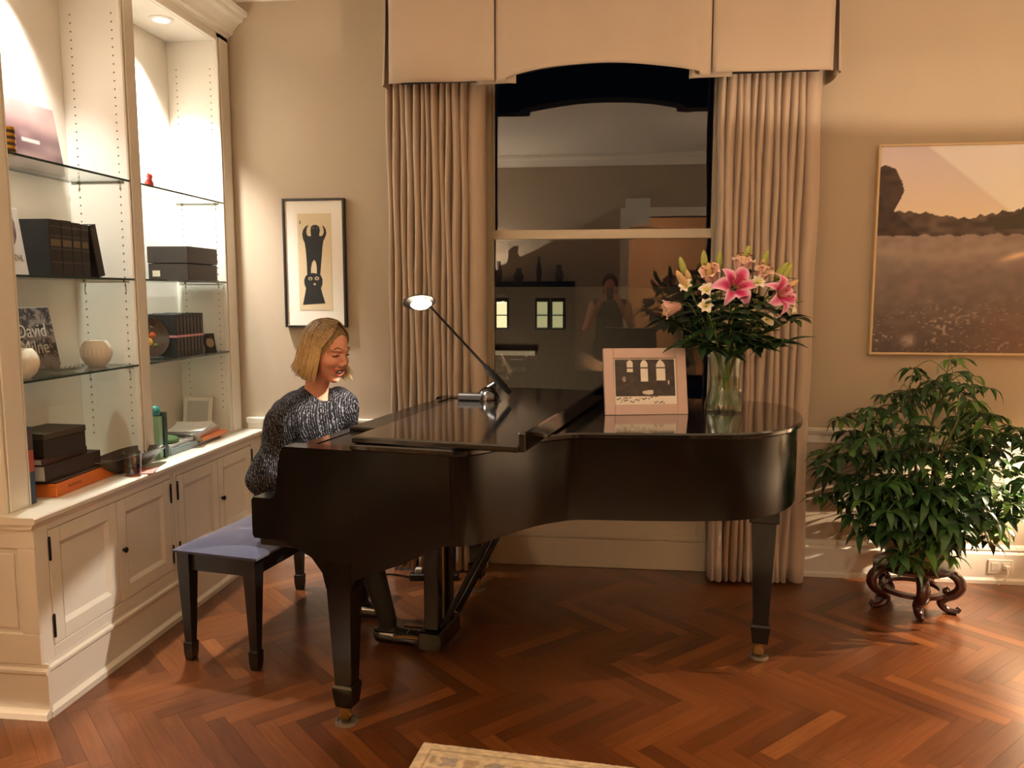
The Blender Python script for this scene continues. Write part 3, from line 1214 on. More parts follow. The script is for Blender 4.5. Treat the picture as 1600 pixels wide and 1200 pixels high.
# ------------------------------------------------------------------ bench
bn = thing('piano_bench', 'black wooden piano bench with a blue-violet upholstered seat', 'bench', pw(-0.52, 0.72), -TH)
m_bench = M('black_bench_wood', (20, 18, 18), 0.38, var=0.2, coat=0.2)
bw, bl = 0.185, 0.44
for sx in (-1, 1):
    for sy in (-1, 1):
        x, y = sx * (bw - 0.03), sy * (bl - 0.025)
        l = MB(Matrix.Translation((x, y, 0)))
        prof = [(0.016, 0.0), (0.020, 0.03), (0.021, 0.075), (0.0165, 0.08), (0.0165, 0.085), (0.028, 0.40), (0.028, 0.462)]
        V, F = [], []
        for q, z in prof:
            V += [(a * q, c * q, z) for a, c in ((-1, -1), (1, -1), (1, 1), (-1, 1))]
        F = [(3, 2, 1, 0), tuple(range(len(V) - 4, len(V)))]
        for r in range(len(prof) - 1):
            for i in range(4):
                j = (i + 1) % 4
                F.append((r * 4 + i, r * 4 + j, r * 4 + 4 + j, r * 4 + 4 + i))
        l.add(V, F).obj('leg', m_bench, bn)
for s in (-1, 1):
    bx('apron', (-bw + 0.02, s * (bl - 0.025) - 0.011, 0.385), (bw - 0.02, s * (bl - 0.025) + 0.011, 0.461), m_bench, bn, 0.003)
    bx('apron', (s * (bw - 0.03) - 0.011, -bl + 0.03, 0.385), (s * (bw - 0.03) + 0.011, bl - 0.03, 0.461), m_bench, bn, 0.003)
NX, NY = 17, 35
T, B = [], []
for i in range(NX):
    rt = []
    for j in range(NY):
        a, c = -1 + 2 * i / (NX - 1), -1 + 2 * j / (NY - 1)
        x, y = a * (bw + 0.012), c * (bl + 0.012)
        e = min(1 - abs(a), (1 - abs(c)) * 2.3)
        h = 0.462 + 0.010 + 0.046 * (1 - (1 - min(1, e / 0.95)) ** 2.4)
        rt.append((x * (1 - 0.0 * e), y, h))
    T.append(rt)
cu = MB().grid(T)
ring = [T[i][0] for i in range(NX)] + [T[NX - 1][j] for j in range(1, NY)] + [T[i][NY - 1] for i in range(NX - 2, -1, -1)] + [T[0][j] for j in range(NY - 2, 0, -1)]
lowr = [(p[0] * 0.985, p[1] * 0.993, 0.461) for p in ring]
nr = len(ring)
cu.add(ring + lowr, [[i, (i + 1) % nr, nr + (i + 1) % nr, nr + i] for i in range(nr)] + [list(range(nr, 2 * nr))])
bm = None
cu.obj('cushion', M('violet_blue_fabric', (40, 42, 72), 0.85, var=0.12, scale=30, bump=0.3, bscale=700, sheen=0.5), bn, 50)

# ------------------------------------------------------------------ piano lamp
lp = thing('piano_lamp', 'black and chrome piano lamp with a lit disc head', 'lamp', pw(0.40, 0.97, 1.0375), 0)
LB = pw(0.40, 0.97, 1.0375)
MB().lathe([(0, 0.0), (0.050, 0.0), (0.050, 0.006), (0.047, 0.022), (0.036, 0.044), (0.020, 0.056), (0.010, 0.060), (0, 0.060)], 28).obj('base', M('dark_chrome', (90, 90, 92), 0.12, 1.0), lp, 50)
MB().tube([(0.0, 0, 0.055), (0.03, 0, 0.075)], 0.012, 10).obj('swivel', m_matblack, lp, 40)
hp = Vector((-0.205, -0.245, 0.418))
tail = Vector((0.095, 0.005, 0.035))
d = hp - tail
pts = [tail + d * t for t in (0, 0.12, 0.3, 0.34, 1.0)]
MB().tube(pts, [0.013, 0.0145, 0.0125, 0.006, 0.0045], 10).obj('arm', m_matblack, lp, 40)
hd = MB(Matrix.Translation((-0.243, -0.258, 0.432)) @ Matrix.Rotation(R(-24), 4, 'X') @ Matrix.Rotation(R(-10), 4, 'Y'))
hd.lathe([(0, 0.02), (0.02, 0.019), (0.055, 0.008), (0.066, 0.0), (0.066, -0.003), (0.060, -0.002), (0.05, 0.004), (0.0, 0.012)], 28)
hd.obj('lamp_head', m_matblack, lp, 40)
hd = MB(Matrix.Translation((-0.235, -0.262, 0.426)) @ Matrix.Rotation(R(-24), 4, 'X') @ Matrix.Rotation(R(-10), 4, 'Y'))
hd.lathe([(0, 0.008), (0.037, 0.004), (0.043, -0.004), (0.034, -0.012), (0, -0.016)], 20)
hd.obj('bulb', M('lit_bulb', (255, 240, 214), 0.4, emit=(255, 226, 186), estr=22), lp, 60)
MB().tube([(-0.205, -0.262, 0.418), (-0.192, -0.262, 0.372)], 0.0028, 6).obj('pull_rod', m_chrome, lp, 40)
MB().tube([(-0.308, -0.262, 0.440), (-0.27, -0.262, 0.455), (-0.23, -0.262, 0.45), (-0.20, -0.25, 0.425)], 0.0025, 6).obj('head_ring', m_matblack, lp, 40)
lamp('piano_lamp_light', 'SPOT', LB + Vector((-0.237, -0.268, 0.396)), 40, NEUT, 0.012, (0, 0, 0), 108, 0.12)
ab = thing('transformer_box', 'flat black box lying behind the piano lamp', 'box', pw(0.275, 0.915, 1.0375), R(-4))
bx('case', (0, 0, 0), (0.150, 0.05, 0.030), m_matblack, ab, 0.006)
MB().tube([(0.15, 0.02, 0.012), (0.17, 0.02, 0.006), (0.19, 0.03, 0.004)], 0.003, 6).obj('cord', m_matblack, ab, 60)

# ------------------------------------------------------------------ framed photograph on the lid
fr = thing('photo_frame', 'tilted silver-pink frame holding a signed black and white photograph', 'photo frame', (-0.004, 3.235, 1.0125), R(12))
TILT = Matrix.Rotation(R(-13), 4, 'X')
FW, FH = 0.345, 0.275
m_frame = M('rose_silver_frame', (196, 172, 164), 0.38, 0.35, var=0.03)
b = MB(TILT)
for x0, x1, z0, z1 in ((0, 0.042, 0, FH), (FW - 0.042, FW, 0, FH), (0.042, FW - 0.042, 0, 0.042), (0.042, FW - 0.042, FH - 0.042, FH)):
    b.box((x0, 0.0, z0), (x1, 0.018, z1), 0.002)
b.obj('moulding', m_frame, fr)
MB(TILT).box((0.002, 0.010, 0.002), (FW - 0.002, 0.020, FH - 0.002), 0).obj('backing', m_matblack, fr)
MB().prism([(0.064, 0.18), (0.074, 0.18), (0.150, 0.0), (0.140, 0.0)], FW / 2 - 0.03, FW / 2 + 0.03, 0).obj('easel_leg', m_matblack, fr)


def photo(s, t):
    c = np.full(s.shape + (3,), 236.0)
    c[:] = (234, 226, 214)
    ph = (s > 0.03) & (s < 0.97) & (t > 0.19) & (t < 0.965)
    c[ph] = (52, 44, 42)
    nz_ = vnoise(s, t, 14, 3)[..., None]
    c = np.where(ph[..., None], c * (0.75 + 0.5 * nz_), c)
    for x0, x1, y0 in ((0.215, 0.315, 0.70), (0.43, 0.55, 0.50), (0.68, 0.82, 0.52)):
        top = 0.955
        win_ = (s > x0) & (s < x1) & (t > y0) & (t < top - 2.4 * (s - (x0 + x1) / 2) ** 2 * 10)
        c[win_] = (232, 226, 214)
        c[win_ & (abs(t - 0.79) < 0.012)] = (60, 52, 48)
    c[(s > 0.45) & (s < 0.62) & (t > 0.24 + 0.02 * np.sin(20 * s)) & (t < 0.30 + 0.02 * np.sin(13 * s))] = (215, 208, 198)
    c[((s - 0.17) / 0.03) ** 2 + ((t - 0.55) / 0.06) ** 2 < 1] = (150, 142, 136)
    c[((s - 0.87) / 0.012) ** 2 + ((t - 0.48) / 0.05) ** 2 < 1] = (200, 192, 184)
    # handwriting
    rg = np.random.default_rng(5)
    for x0, x1, yc, sl in ((0.04, 0.27, 0.135, 0.02), (0.10, 0.22, 0.06, 0.05), (0.33, 0.70, 0.10, 0.09), (0.63, 0.80, 0.055, 0.0), (0.24, 0.32, 0.07, 0.0)):
        u = (s - x0) / (x1 - x0)
        wv = yc + sl * u + 0.022 * np.sin(150 * s + 7 * yc * 50) * (0.5 + 0.5 * np.sin(41 * s + x0 * 30)) + 0.01 * np.sin(77 * s)
        hit = (u > 0) & (u < 1) & (abs(t - wv) < 0.012) & (np.sin(60 * s + x0 * 90) > -0.8)
        c[hit] = (62, 54, 52)
    return c


ph = printed('photograph', FW - 0.08, FH - 0.08, 150, 110, photo, m_gloss, fr, org=(0.04, 0.0085, 0.04))
ph.matrix_local = TILT

# ------------------------------------------------------------------ vase with lilies
VZ = 1.0125
VC = Vector((0.495, 3.44, VZ))
vz = thing('glass_vase', 'clear pinched glass vase of water on the piano lid', 'vase', VC)
prof = [(0.080, 0.0), (0.084, 0.008), (0.082, 0.03), (0.072, 0.065), (0.064, 0.10), (0.063, 0.14), (0.067, 0.19), (0.075, 0.225), (0.078, 0.24)]
pin = [(r - 0.004, max(z, 0.012)) for r, z in prof]
MB().lathe([(0, 0)] + prof + [(0.0765, 0.242)] + pin[::-1] + [(0, 0.012)], 36).obj('glass_body', m_clear, vz, 60)
MB().lathe([(0, 0.0125)] + [(r - 0.0052, z + 0.001) for r, z in prof[1:6]] + [(0, 0.141)], 30).obj('water', glassmat('water', (236, 242, 232), 1.33, 1.0), vz, 60)
m_stem = M('green_stem', (112, 138, 66), 0.5, var=0.2)
m_leaf = M('dark_lily_leaf', (38, 66, 34), 0.42, var=0.3, scale=20)
m_leaf2 = M('mid_green_leaf', (58, 96, 46), 0.42, var=0.3, scale=20)
m_bud = M('yellow_green_bud', (176, 184, 92), 0.5, var=0.15, scale=30)
m_bud2 = M('cream_pink_bud', (226, 190, 140), 0.5, var=0.15, scale=30)
m_anther = M('rust_anther', (140, 70, 30), 0.8)
m_petal = colattr('petal', 0.5, sheen=0.2)


def leaf_mesh(name, L, W, droop, mat, fold=0.25):
    G = []
    for i in range(9):
        s = i / 8
        w = W * math.sin(math.pi * min(1, s * 0.96 + 0.04)) ** 0.8 * (1 - 0.25 * s) + 0.0004
        x = L * s * (1 - 0.12 * droop * s)
        z = -droop * L * 0.5 * s * s + 0.10 * L * s
        G.append([(x, w * a, z - fold * w * (1 - abs(a)) * 0.9) for a in (-1, -0.5, 0, 0.5, 1)])
    v, f = solid_sheet(G, 0.0009)
    me = MB().add(v, f).mesh(name, 60)
    me.materials.append(mat)
    return me


def petal_mesh(name, L, W, recurve, cols, spread=1.0):
    """x outwards, z along flower axis"""
    G, C = [], []
    ns, nw = 13, 7
    for i in range(ns):
        s = i / (ns - 1)
        w = W * (math.sin(math.pi * (0.06 + 0.94 * s)) ** 0.75) * (1 - 0.2 * s) + 0.0006
        r = L * (0.10 + 0.85 * s ** 1.25 * spread)
        z = L * (0.62 * math.sin(min(1.0, s * 1.05) * 1.75) - recurve * max(0, s - 0.55) ** 1.6)
        row = []
        for j in range(nw):
            a = -1 + 2 * j / (nw - 1)
            ruf = 0.05 * W * math.sin(9 * s + 2 * a) * abs(a)
            row.append((r, w * a, z + 0.35 * w * a * a + ruf))
            cc = cols(s, a)
            C.append(lin(cc))
        G.append(row)
    v, f = solid_sheet(G, 0.0012)
    me = MB().add(v, f).mesh(name, 180)
    at = me.color_attributes.new('print', 'FLOAT_COLOR', 'POINT')
    at.data.foreach_set('color', np.array(C + C, np.float32).ravel())
    me.materials.append(m_petal)
    return me


def lilycol(s, a):
    f = max(0, min(1, (1 - abs(a)) * 1.5 - 0.15)) * max(0, min(1, 1.5 - 1.5 * s)) + 0.1
    p, w_ = np.array((196, 18, 104)), np.array((252, 230, 240))
    f = min(1, f * 1.1)
    c = w_ * (1 - f) + p * f
    if s < 0.14:
        c = c * 0.4 + np.array((170, 176, 90)) * 0.6
    return c


def palecol(s, a):
    f = 0.25 + 0.5 * (1 - abs(a)) * (1 - s)
    return np.array((250, 226, 208)) * (1 - f) + np.array((238, 150, 150)) * f


def alcol(s, a):
    c = np.array((248, 240, 226))
    if s < 0.35:
        c = np.array((236, 226, 150))
    return c


pet_lily = petal_mesh('petal', 0.088, 0.024, 1.6, lilycol)
pet_half = petal_mesh('petal', 0.098, 0.022, 0.1, palecol, 0.36)
pet_al = petal_mesh('petal', 0.036, 0.0115, 0.5, alcol)
leafA = leaf_mesh('leaf', 0.13, 0.019, 0.8, m_leaf)
leafB = leaf_mesh('leaf', 0.10, 0.013, 0.3, m_leaf2)


def aim(d, roll=0.0):
    d = Vector(d).normalized()
    return d.to_track_quat('Z', 'Y').to_matrix().to_4x4() @ Matrix.Rotation(roll, 4, 'Z')


RG = random.Random(21)


def HD(h):
    return (h[0] * 0.86 - 0.028, h[1], h[2] - 0.035)


def stem_curve(head, d):
    """from inside the vase to the flower base, local to vase centre"""
    a = RG.uniform(0, 6.28)
    r0 = RG.uniform(0.008, 0.045)
    h = Vector(head)
    p0 = Vector((-h.x * 0.18 + r0 * math.cos(a) * 0.5, -h.y * 0.18 + r0 * math.sin(a) * 0.5, 0.022))
    out = Vector((h.x, h.y, 0))
    p1 = out.normalized() * min(0.045, out.length * 0.3) + Vector((0, 0, 0.235))
    p2 = h - Vector(d).normalized() * 0.035
    p15 = p1.lerp(p2, 0.5) + Vector((0, 0, 0.012))
    return spline([p0, p1, p15, p2, h], 22)


def add_leaves(t, pts, n, me, lo=9, hi=19, sc=1.0):
    for k in range(n):
        i = RG.randint(lo, hi)
        p, q = Vector(pts[i]), Vector(pts[i + 1])
        o = link('leaf', me, None, t)
        az = RG.uniform(0, 6.28)
        e = RG.uniform(-0.1, 0.6)
        o.location = p
        o.rotation_euler = (RG.uniform(-0.4, 0.4), -e, az)
        o.scale = [sc * RG.uniform(0.75, 1.2)] * 3


def flower(name, label, cat, head, d, pet, n, spread=0.0, scale=1.0, stam=True, leaves=5, roll=0.0, lm=None):
    t = thing(name, label, cat, VC + Vector((0, 0, 0.0)), 0, 'flowers in the glass vase')
    head = HD(head)
    pts = stem_curve(head, d)
    MB().tube(pts, [0.0032] * 16 + [0.0028] * 7, 6).obj('stem', m_stem, t, 60)
    A = Matrix.Translation(head) @ aim(d, roll)
    for k in range(n):
        o = link('petal', pet, None, t)
        sc = scale * (1.0 if k % 2 else 0.93)
        o.matrix_local = A @ Matrix.Rotation(2 * math.pi * k / n, 4, 'Z') @ Matrix.Diagonal((sc, sc * (1.15 if k % 2 else 0.9), sc, 1)) @ Matrix.Translation((0, 0, 0.001 * (k % 2)))
    if stam:
        s = MB(A)
        for k in range(6):
            a = 2 * math.pi * k / 6 + 0.4
            e = Vector((0.025 * math.cos(a), 0.025 * math.sin(a), 0.075 * scale))
            s.tube([(0, 0, 0.004), e * 0.6 + Vector((0, 0, 0.005)), e], 0.0011, 5)
            s.cur = 1
            s.tube([e + Vector((-0.006, 0.003, 0)), e + Vector((0.006, -0.003, 0.001))], 0.0024, 5)
            s.cur = 0
        s.obj('stamens', [m_bud, m_anther], t)
    add_leaves(t, pts, leaves, lm or leafA)
    return t


flower('lily', 'wide open pink lily facing forward in the bouquet middle', 'lily', (0.035, -0.13, 0.545), (0.10, -0.95, 0.30), pet_lily, 6, scale=1.15, leaves=6)
flower('lily', 'open pink lily at the right side of the bouquet', 'lily', (0.235, -0.06, 0.515), (0.62, -0.72, 0.22), pet_lily, 6, scale=1.12, leaves=6, roll=0.5)
flower('lily', 'pink lily seen from the side at the left edge of the bouquet', 'lily', (-0.19, -0.03, 0.475), (-0.95, -0.10, -0.22), pet_half, 6, scale=1.15, leaves=5)
flower('lily', 'half-open peach pink lily standing highest behind the centre lily', 'lily', (0.080, -0.05, 0.590), (0.12, -0.30, 1.0), pet_half, 6, scale=1.3, leaves=4)
flower('lily', 'half-open pale lily left of the centre lily', 'lily', (-0.050, -0.08, 0.565), (-0.30, -0.6, 0.8), pet_half, 6, scale=1.2, leaves=4)
flower('lily', 'pale half-open lily between the two open pink lilies', 'lily', (0.165, -0.05, 0.565), (0.25, -0.5, 0.9), pet_half, 6, scale=1.1, leaves=4)
for lab, h, d in (('small white alstroemeria low at the front left of the bouquet', (-0.085, -0.13, 0.475), (-0.15, -0.95, 0.2)),
                  ('small white alstroemeria just above the low front one', (-0.08, -0.11, 0.535), (-0.25, -0.8, 0.5)),
                  ('small white alstroemeria beside the side-facing pink lily', (-0.165, -0.05, 0.550), (-0.5, -0.7, 0.5)),
                  ('white alstroemeria right of the centre pink lily', (0.150, -0.09, 0.565), (0.2, -0.85, 0.5)),
                  ('white alstroemeria hanging out beyond the right pink lily', (0.315, -0.02, 0.47), (0.8, -0.5, 0.1)),
                  ('small white alstroemeria below the right pink lily', (0.205, -0.06, 0.42), (0.3, -0.9, 0.1))):
    flower('alstroemeria', lab, 'flower', h, d, pet_al, 6, scale=1.0, stam=False, leaves=3, lm=leafB)

bud_prof = [(0, 0), (0.007, 0.004), (0.0115, 0.02), (0.0125, 0.035), (0.0105, 0.055), (0.006, 0.072), (0, 0.080)]
budm = MB().lathe(bud_prof, 9).mesh('bud', 60)
for k_, v_ in enumerate(budm.vertices):
    a = math.atan2(v_.co.y, v_.co.x)
    q = 1 + 0.10 * math.cos(3 * a)
    v_.co.x *= q
    v_.co.y *= q


def buds(label, items, leaves=5):
    """items: (head, direction, scale, material)"""
    t = thing('lily_bud_stem', label, 'lily', VC, 0, 'flowers in the glass vase')
    items = [(HD(h), d, sc, mt) for h, d, sc, mt in items]
    main = stem_curve(items[0][0], items[0][1])
    MB().tube(main, 0.003, 6).obj('stem', m_stem, t, 60)
    for n_, (h, d, sc, mt) in enumerate(items):
        if n_:
            a = Vector(main[14])
            MB().tube(spline([a, a.lerp(Vector(h), 0.5) + Vector((0, 0, -0.01)), h], 8), 0.0024, 6).obj('side_stem', m_stem, t, 60)
        me = budm.copy()
        me.materials.clear()
        me.materials.append(mt)
        o = link('bud', me, None, t)
        o.matrix_local = Matrix.Translation(h) @ aim(d) @ Matrix.Diagonal((sc * 1.12, sc * 1.12, sc, 1))
    add_leaves(t, main, leaves, leafA)


buds('lily stem with green and yellow buds at the top left of the bouquet', [((-0.17, 0.0, 0.605), (-0.35, -0.2, 1), 1.0, m_bud), ((-0.165, -0.04, 0.555), (-0.6, -0.5, 0.8), 1.15, m_bud2), ((-0.14, 0.0, 0.575), (-0.5, -0.1, 0.9), 0.85, m_bud2)])
buds('lily stem with two upright green buds left of the peach lily', [((-0.075, 0.02, 0.625), (-0.1, -0.1, 1), 1.05, m_bud), ((-0.01, 0.03, 0.62), (0.05, -0.1, 1), 1.05, m_bud), ((-0.07, -0.08, 0.58), (-0.1, -0.5, 1), 1.0, m_bud2)])
buds('lily stem with a tall green bud at the top of the bouquet', [((0.115, 0.02, 0.645), (0.15, 0, 1), 1.05, m_bud), ((0.195, 0.03, 0.63), (0.3, -0.1, 1), 1.0, m_bud), ((0.185, 0.0, 0.60), (0.1, -0.3, 1), 0.9, m_bud2)])
buds('lily stem with yellow-green buds leaning out at the upper right', [((0.25, 0.0, 0.58), (0.6, -0.2, 0.9), 1.15, m_bud), ((0.285, -0.01, 0.575), (0.45, -0.2, 1), 1.05, m_bud), ((0.29, -0.03, 0.54), (0.75, -0.4, 0.6), 0.9, m_bud2)])
# leafy filler stems
for lab, h in (('leafy green stem spreading to the left of the bouquet', (-0.22, 0.03, 0.40)), ('leafy green stem drooping over the left of the vase', (-0.16, -0.10, 0.32)), ('leafy green stem leaning toward the camera over the vase', (0.0, -0.17, 0.42)),
               ('leafy green stem reaching to the lower right of the bouquet', (0.21, -0.10, 0.31)), ('leafy green stem spreading far right of the bouquet', (0.26, 0.03, 0.40)), ('leafy green stem at the back of the bouquet', (0.04, 0.15, 0.45)), ('leafy green stem under the centre pink lily', (0.08, -0.14, 0.47)), ('leafy green stem behind the low alstroemeria', (-0.10, -0.06, 0.45))):
    t = thing('foliage_stem', lab, 'foliage', VC, 0, 'flowers in the glass vase')
    pts = stem_curve(h, Vector(h) + Vector((0, 0, 0.1)))
    MB().tube(pts, 0.0028, 6).obj('stem', m_stem, t, 60)
    add_leaves(t, pts, 26, leafA, 7, 20, 1.05)

# ------------------------------------------------------------------ pictures on the wall
pa = thing('painting', 'large sunset beach picture in a thin pale frame on the right wall', 'picture', (1.335, YB, 1.193))
PWD, PHT = 1.56, 1.051


def beach(s, t):
    x = s / 0.465                       # 0..1 over the part in view
    n1, n2, n3 = vnoise(s, t, 9, 1), vnoise(s, t, 40, 2), vnoise(s, t, 110, 4)
    sky = mixc((230, 220, 230), (246, 230, 206), (0.97 - t) / 0.30)
    sun = np.exp(-(((s - 0.47) / 0.17) ** 2 + ((t - 0.72) / 0.2) ** 2))
    line = t - (1.0 - (s - 0.135) * 1.17)
    sky = mixc(sky, (255, 255, 255), np.clip(line / 0.02, 0, 1) * 0.75)
    sky = mixc(sky, (255, 250, 236), sun * np.clip(0.35 + line / 0.02, 0, 1))
    gr = mixc((158, 142, 134), (82, 68, 64), np.clip((0.58 - t) / 0.6, 0, 1))
    gr = mixc(gr, (112, 102, 98), np.clip(n1 * 1.3 - 0.3, 0, 1) * 0.25)
    gr = gr * (0.93 + 0.14 * n2[..., None])
    band = np.exp(-((t - 0.50 + 0.03 * np.sin(9 * s)) / 0.03) ** 2)
    gr = mixc(gr, (182, 166, 152), band * 0.5)
    sp = np.clip((n3 * (0.6 + 0.6 * n1) - 0.76) * 6, 0, 1) * np.clip((0.30 - t) / 0.15, 0, 1)
    gr = mixc(gr, (196, 176, 160), sp * 0.65)
    gr = mixc(gr, (206, 190, 176), np.exp(-(((s - 0.115) / 0.022) ** 2 + ((t - 0.06) / 0.03) ** 2)) * (0.4 + 0.6 * n3))
    gr = mixc(gr, (150, 112, 88), np.clip((s - 0.22) / 0.3, 0, 1) * np.clip((0.32 - t) / 0.3, 0, 1) * 0.5)
    gr = mixc(gr, (236, 206, 170), np.exp(-(((s - 0.44) / 0.05) ** 2 + ((t - 0.475 - (s - 0.44) * 0.4) / 0.016) ** 2)))
    c = np.where((t > 0.60)[..., None], sky, gr)
    hz = 0.665 + 0.02 * vnoise(s, t * 0, 60, 8) + 0.015 * np.sin(18 * s)
    tr = (t < hz) & (t > 0.565 + 0.02 * n2)
    c[tr] = (np.array((92, 78, 70)) * (0.7 + 0.6 * n2[..., None]))[tr]
    bush = (t < 0.66 + 0.09 * np.exp(-((s - 0.47) / 0.03) ** 2) * (0.5 + n3)) & (t > 0.6) & (s > 0.36)
    c[bush] = (70, 66, 52)
    poly = [(218, 235), (240, 225), (285, 245), (315, 300), (326, 345), (310, 382), (276, 440), (300, 458), (345, 505), (396, 556), (150, 556), (150, 235)]
    yy = 140 + (1 - t) * 975
    xl = 218 - 53 * (yy - 140) / 975
    xx = xl + x * (900 - xl) + 6 * (n2 - 0.5)
    rk = np.zeros(s.shape, bool)
    for (x0, y0), (x1, y1) in zip(poly, poly[1:] + poly[:1]):
        if y0 != y1:
            rk ^= ((yy < y0) != (yy < y1)) & (xx < (x1 - x0) * (yy - y0) / (y1 - y0) + x0)
    c[rk] = (np.array((64, 50, 44)) * (0.75 + 0.5 * n2[..., None]))[rk]
    return c


b = MB()
for x0, x1, z0, z1 in ((0, 0.012, 0, PHT), (PWD - 0.012, PWD, 0, PHT), (0.012, PWD - 0.012, 0, 0.012), (0.012, PWD - 0.012, PHT - 0.012, PHT)):
    b.box((x0, -0.042, z0), (x1, -0.002, z1), 0.002)
b.obj('frame', M('pale_gilt', (214, 190, 150), 0.4, 0.3), pa)
printed('canvas', PWD - 0.02, PHT - 0.02, 330, 220, beach, m_print, pa, org=(0.01, -0.036, 0.01))

ar = thing('framed_print', 'black framed print of two stacked black figures above the pianist', 'picture', (-1.786, YB, 1.318))
AW, AH = 0.352, 0.704
b = MB()
for x0, x1, z0, z1 in ((0, 0.012, 0, AH), (AW - 0.012, AW, 0, AH), (0.012, AW - 0.012, 0, 0.012), (0.012, AW - 0.012, AH - 0.012, AH)):
    b.box((x0, -0.038, z0), (x1, -0.002, z1), 0.0015)
b.obj('frame', M('black_frame', (30, 22, 20), 0.4), ar)
bx('mat_board', (0.010, -0.026, 0.010), (AW - 0.010, -0.020, AH - 0.010), M('mat_board', (240, 234, 222), 0.8, var=0.02), ar, 0)
bx('print_paper', (AW * 0.235, -0.0275, AH * 0.135), (AW * 0.775, -0.0262, AH * 0.885), M('tan_paper', (216, 198, 164), 0.8, var=0.08), ar, 0)
m_ink = M('black_ink', (24, 22, 22), 0.7)


def artp(x, y):
    xl = 125 + 38 * (y - 105) / 995
    return ((x - xl) / 460 * (AW - 0.02) + 0.010, (1100 - y) / 995 * (AH - 0.02) + 0.010)


def ink(name, pts, mat, y, parent, z=0.0008):
    q = [artp(*p) for p in pts]
    return MB().prism(q, y - z, y, 1).obj(name, mat, parent)


def ring_pts(cx, cy, rx, ry, n=14):
    return [(cx + rx * math.cos(2 * math.pi * k / n), cy + ry * math.sin(2 * math.pi * k / n)) for k in range(n)]


top_fig = [(322, 297), (300, 308), (280, 335), (273, 370), (280, 410), (293, 440), (300, 480), (306, 530), (312, 600), (316, 695), (345, 695), (345, 640), (352, 600), (368, 572), (383, 590), (391, 630), (393, 700), (418, 700), (424, 620), (430, 540), (433, 480), (440, 425), (455, 395), (464, 365), (458, 335), (445, 312), (430, 302), (440, 330), (443, 355), (436, 378), (420, 388), (406, 382), (412, 340), (405, 312), (385, 298), (360, 298), (342, 312), (338, 345), (343, 386), (325, 388), (310, 375), (305, 350), (310, 320)]
low_fig = [(285, 932), (300, 850), (308, 800), (295, 770), (292, 735), (302, 705), (325, 685), (360, 678), (400, 685), (425, 700), (438, 730), (437, 770), (425, 800), (440, 850), (463, 920)]
ink('upper_figure', top_fig, m_ink, -0.0276, ar)
ink('lower_figure', low_fig, m_ink, -0.0276, ar, 0.0010)
m_eye = M('print_tan', (196, 176, 146), 0.8)
for c_ in ((342, 724, 17, 14), (394, 722, 18, 15), (377, 768, 10, 8)):
    ink('print_eye', ring_pts(*c_), m_eye, -0.0286, ar)
for c_ in ((342, 726, 8, 7), (394, 722, 8, 7)):
    ink('print_pupil', ring_pts(*c_), m_ink, -0.0294, ar)
for c_ in ((361, 322, 8, 10), (391, 323, 7, 10)):
    ink('print_eye', ring_pts(*c_), M('print_grey', (90, 86, 84), 0.8), -0.0284, ar)
ink('print_mark', [(252, 262), (258, 262), (256, 292), (250, 290)], m_ink, -0.0276, ar)

# outlet on the baseboard
ou = thing('wall_outlet', 'white double wall outlet with a plug in the right baseboard', 'outlet', (2.045, YB - 0.024, 0.092))
bx('plate', (-0.062, -0.006, -0.038), (0.062, 0.0, 0.038), m_white, ou, 0.003)
for x in (-0.028, 0.026):
    bx('socket', (x - 0.019, -0.008, -0.022), (x + 0.019, -0.005, 0.022), M('outlet_plastic', (222, 214, 198), 0.4), ou, 0.002)
bx('plug', (0.012, -0.03, -0.012), (0.040, -0.006, 0.012), m_paper, ou, 0.005)
MB().tube(spline([(0.026, -0.028, -0.004), (0.02, -0.045, -0.03), (0.0, -0.05, -0.06), (-0.02, -0.04, -0.085)], 10), 0.0035, 6).obj('cord', m_paper, ou, 60)

# ------------------------------------------------------------------ plant on a carved stand
SC = Vector((1.475, 3.93, 0))
st = thing('plant_stand', 'low carved dark red wooden plant stand with curled legs', 'stand', SC)
m_rose = M('rosewood', (54, 16, 13), 0.28, var=0.25, scale=25, coat=0.4)
MB().lathe([(0.0, 0.222), (0.165, 0.222), (0.178, 0.216), (0.178, 0.204), (0.165, 0.198), (0.15, 0.19), (0.0, 0.19)], 40).obj('top', m_rose, st, 40)
for k in range(5):
    a = 2 * math.pi * k / 5 - math.pi / 2 - 0.12
    path = spline([(0.135, 0.205), (0.185, 0.180), (0.205, 0.140), (0.185, 0.100), (0.145, 0.075), (0.125, 0.048), (0.150, 0.018), (0.195, 0.012)], 26)
    l = MB(Matrix.Rotation(a, 4, 'Z'))
    rad = [0.027 + 0.008 * math.sin(math.pi * i / 26) - (0.012 * (i / 26)) for i in range(27)]
    l.tube([(p[0], 0, p[1]) for p in path], rad, 10, flat=0.8)
    l.tube([(0.195, 0, 0.012), (0.207, 0, 0.026), (0.198, 0, 0.036), (0.190, 0, 0.028)], [0.011, 0.009, 0.007, 0.004], 8)
    l.tube([(0.150, 0, 0.088), (0.138, 0, 0.112), (0.150, 0, 0.122), (0.160, 0, 0.112)], [0.012, 0.010, 0.008, 0.004], 8)
    l.obj('leg', m_rose, st, 60)
MB().lathe([(0.118, 0.085), (0.148, 0.085), (0.148, 0.104), (0.118, 0.104), (0.118, 0.085)], 40).obj('ring', m_rose, st, 40)

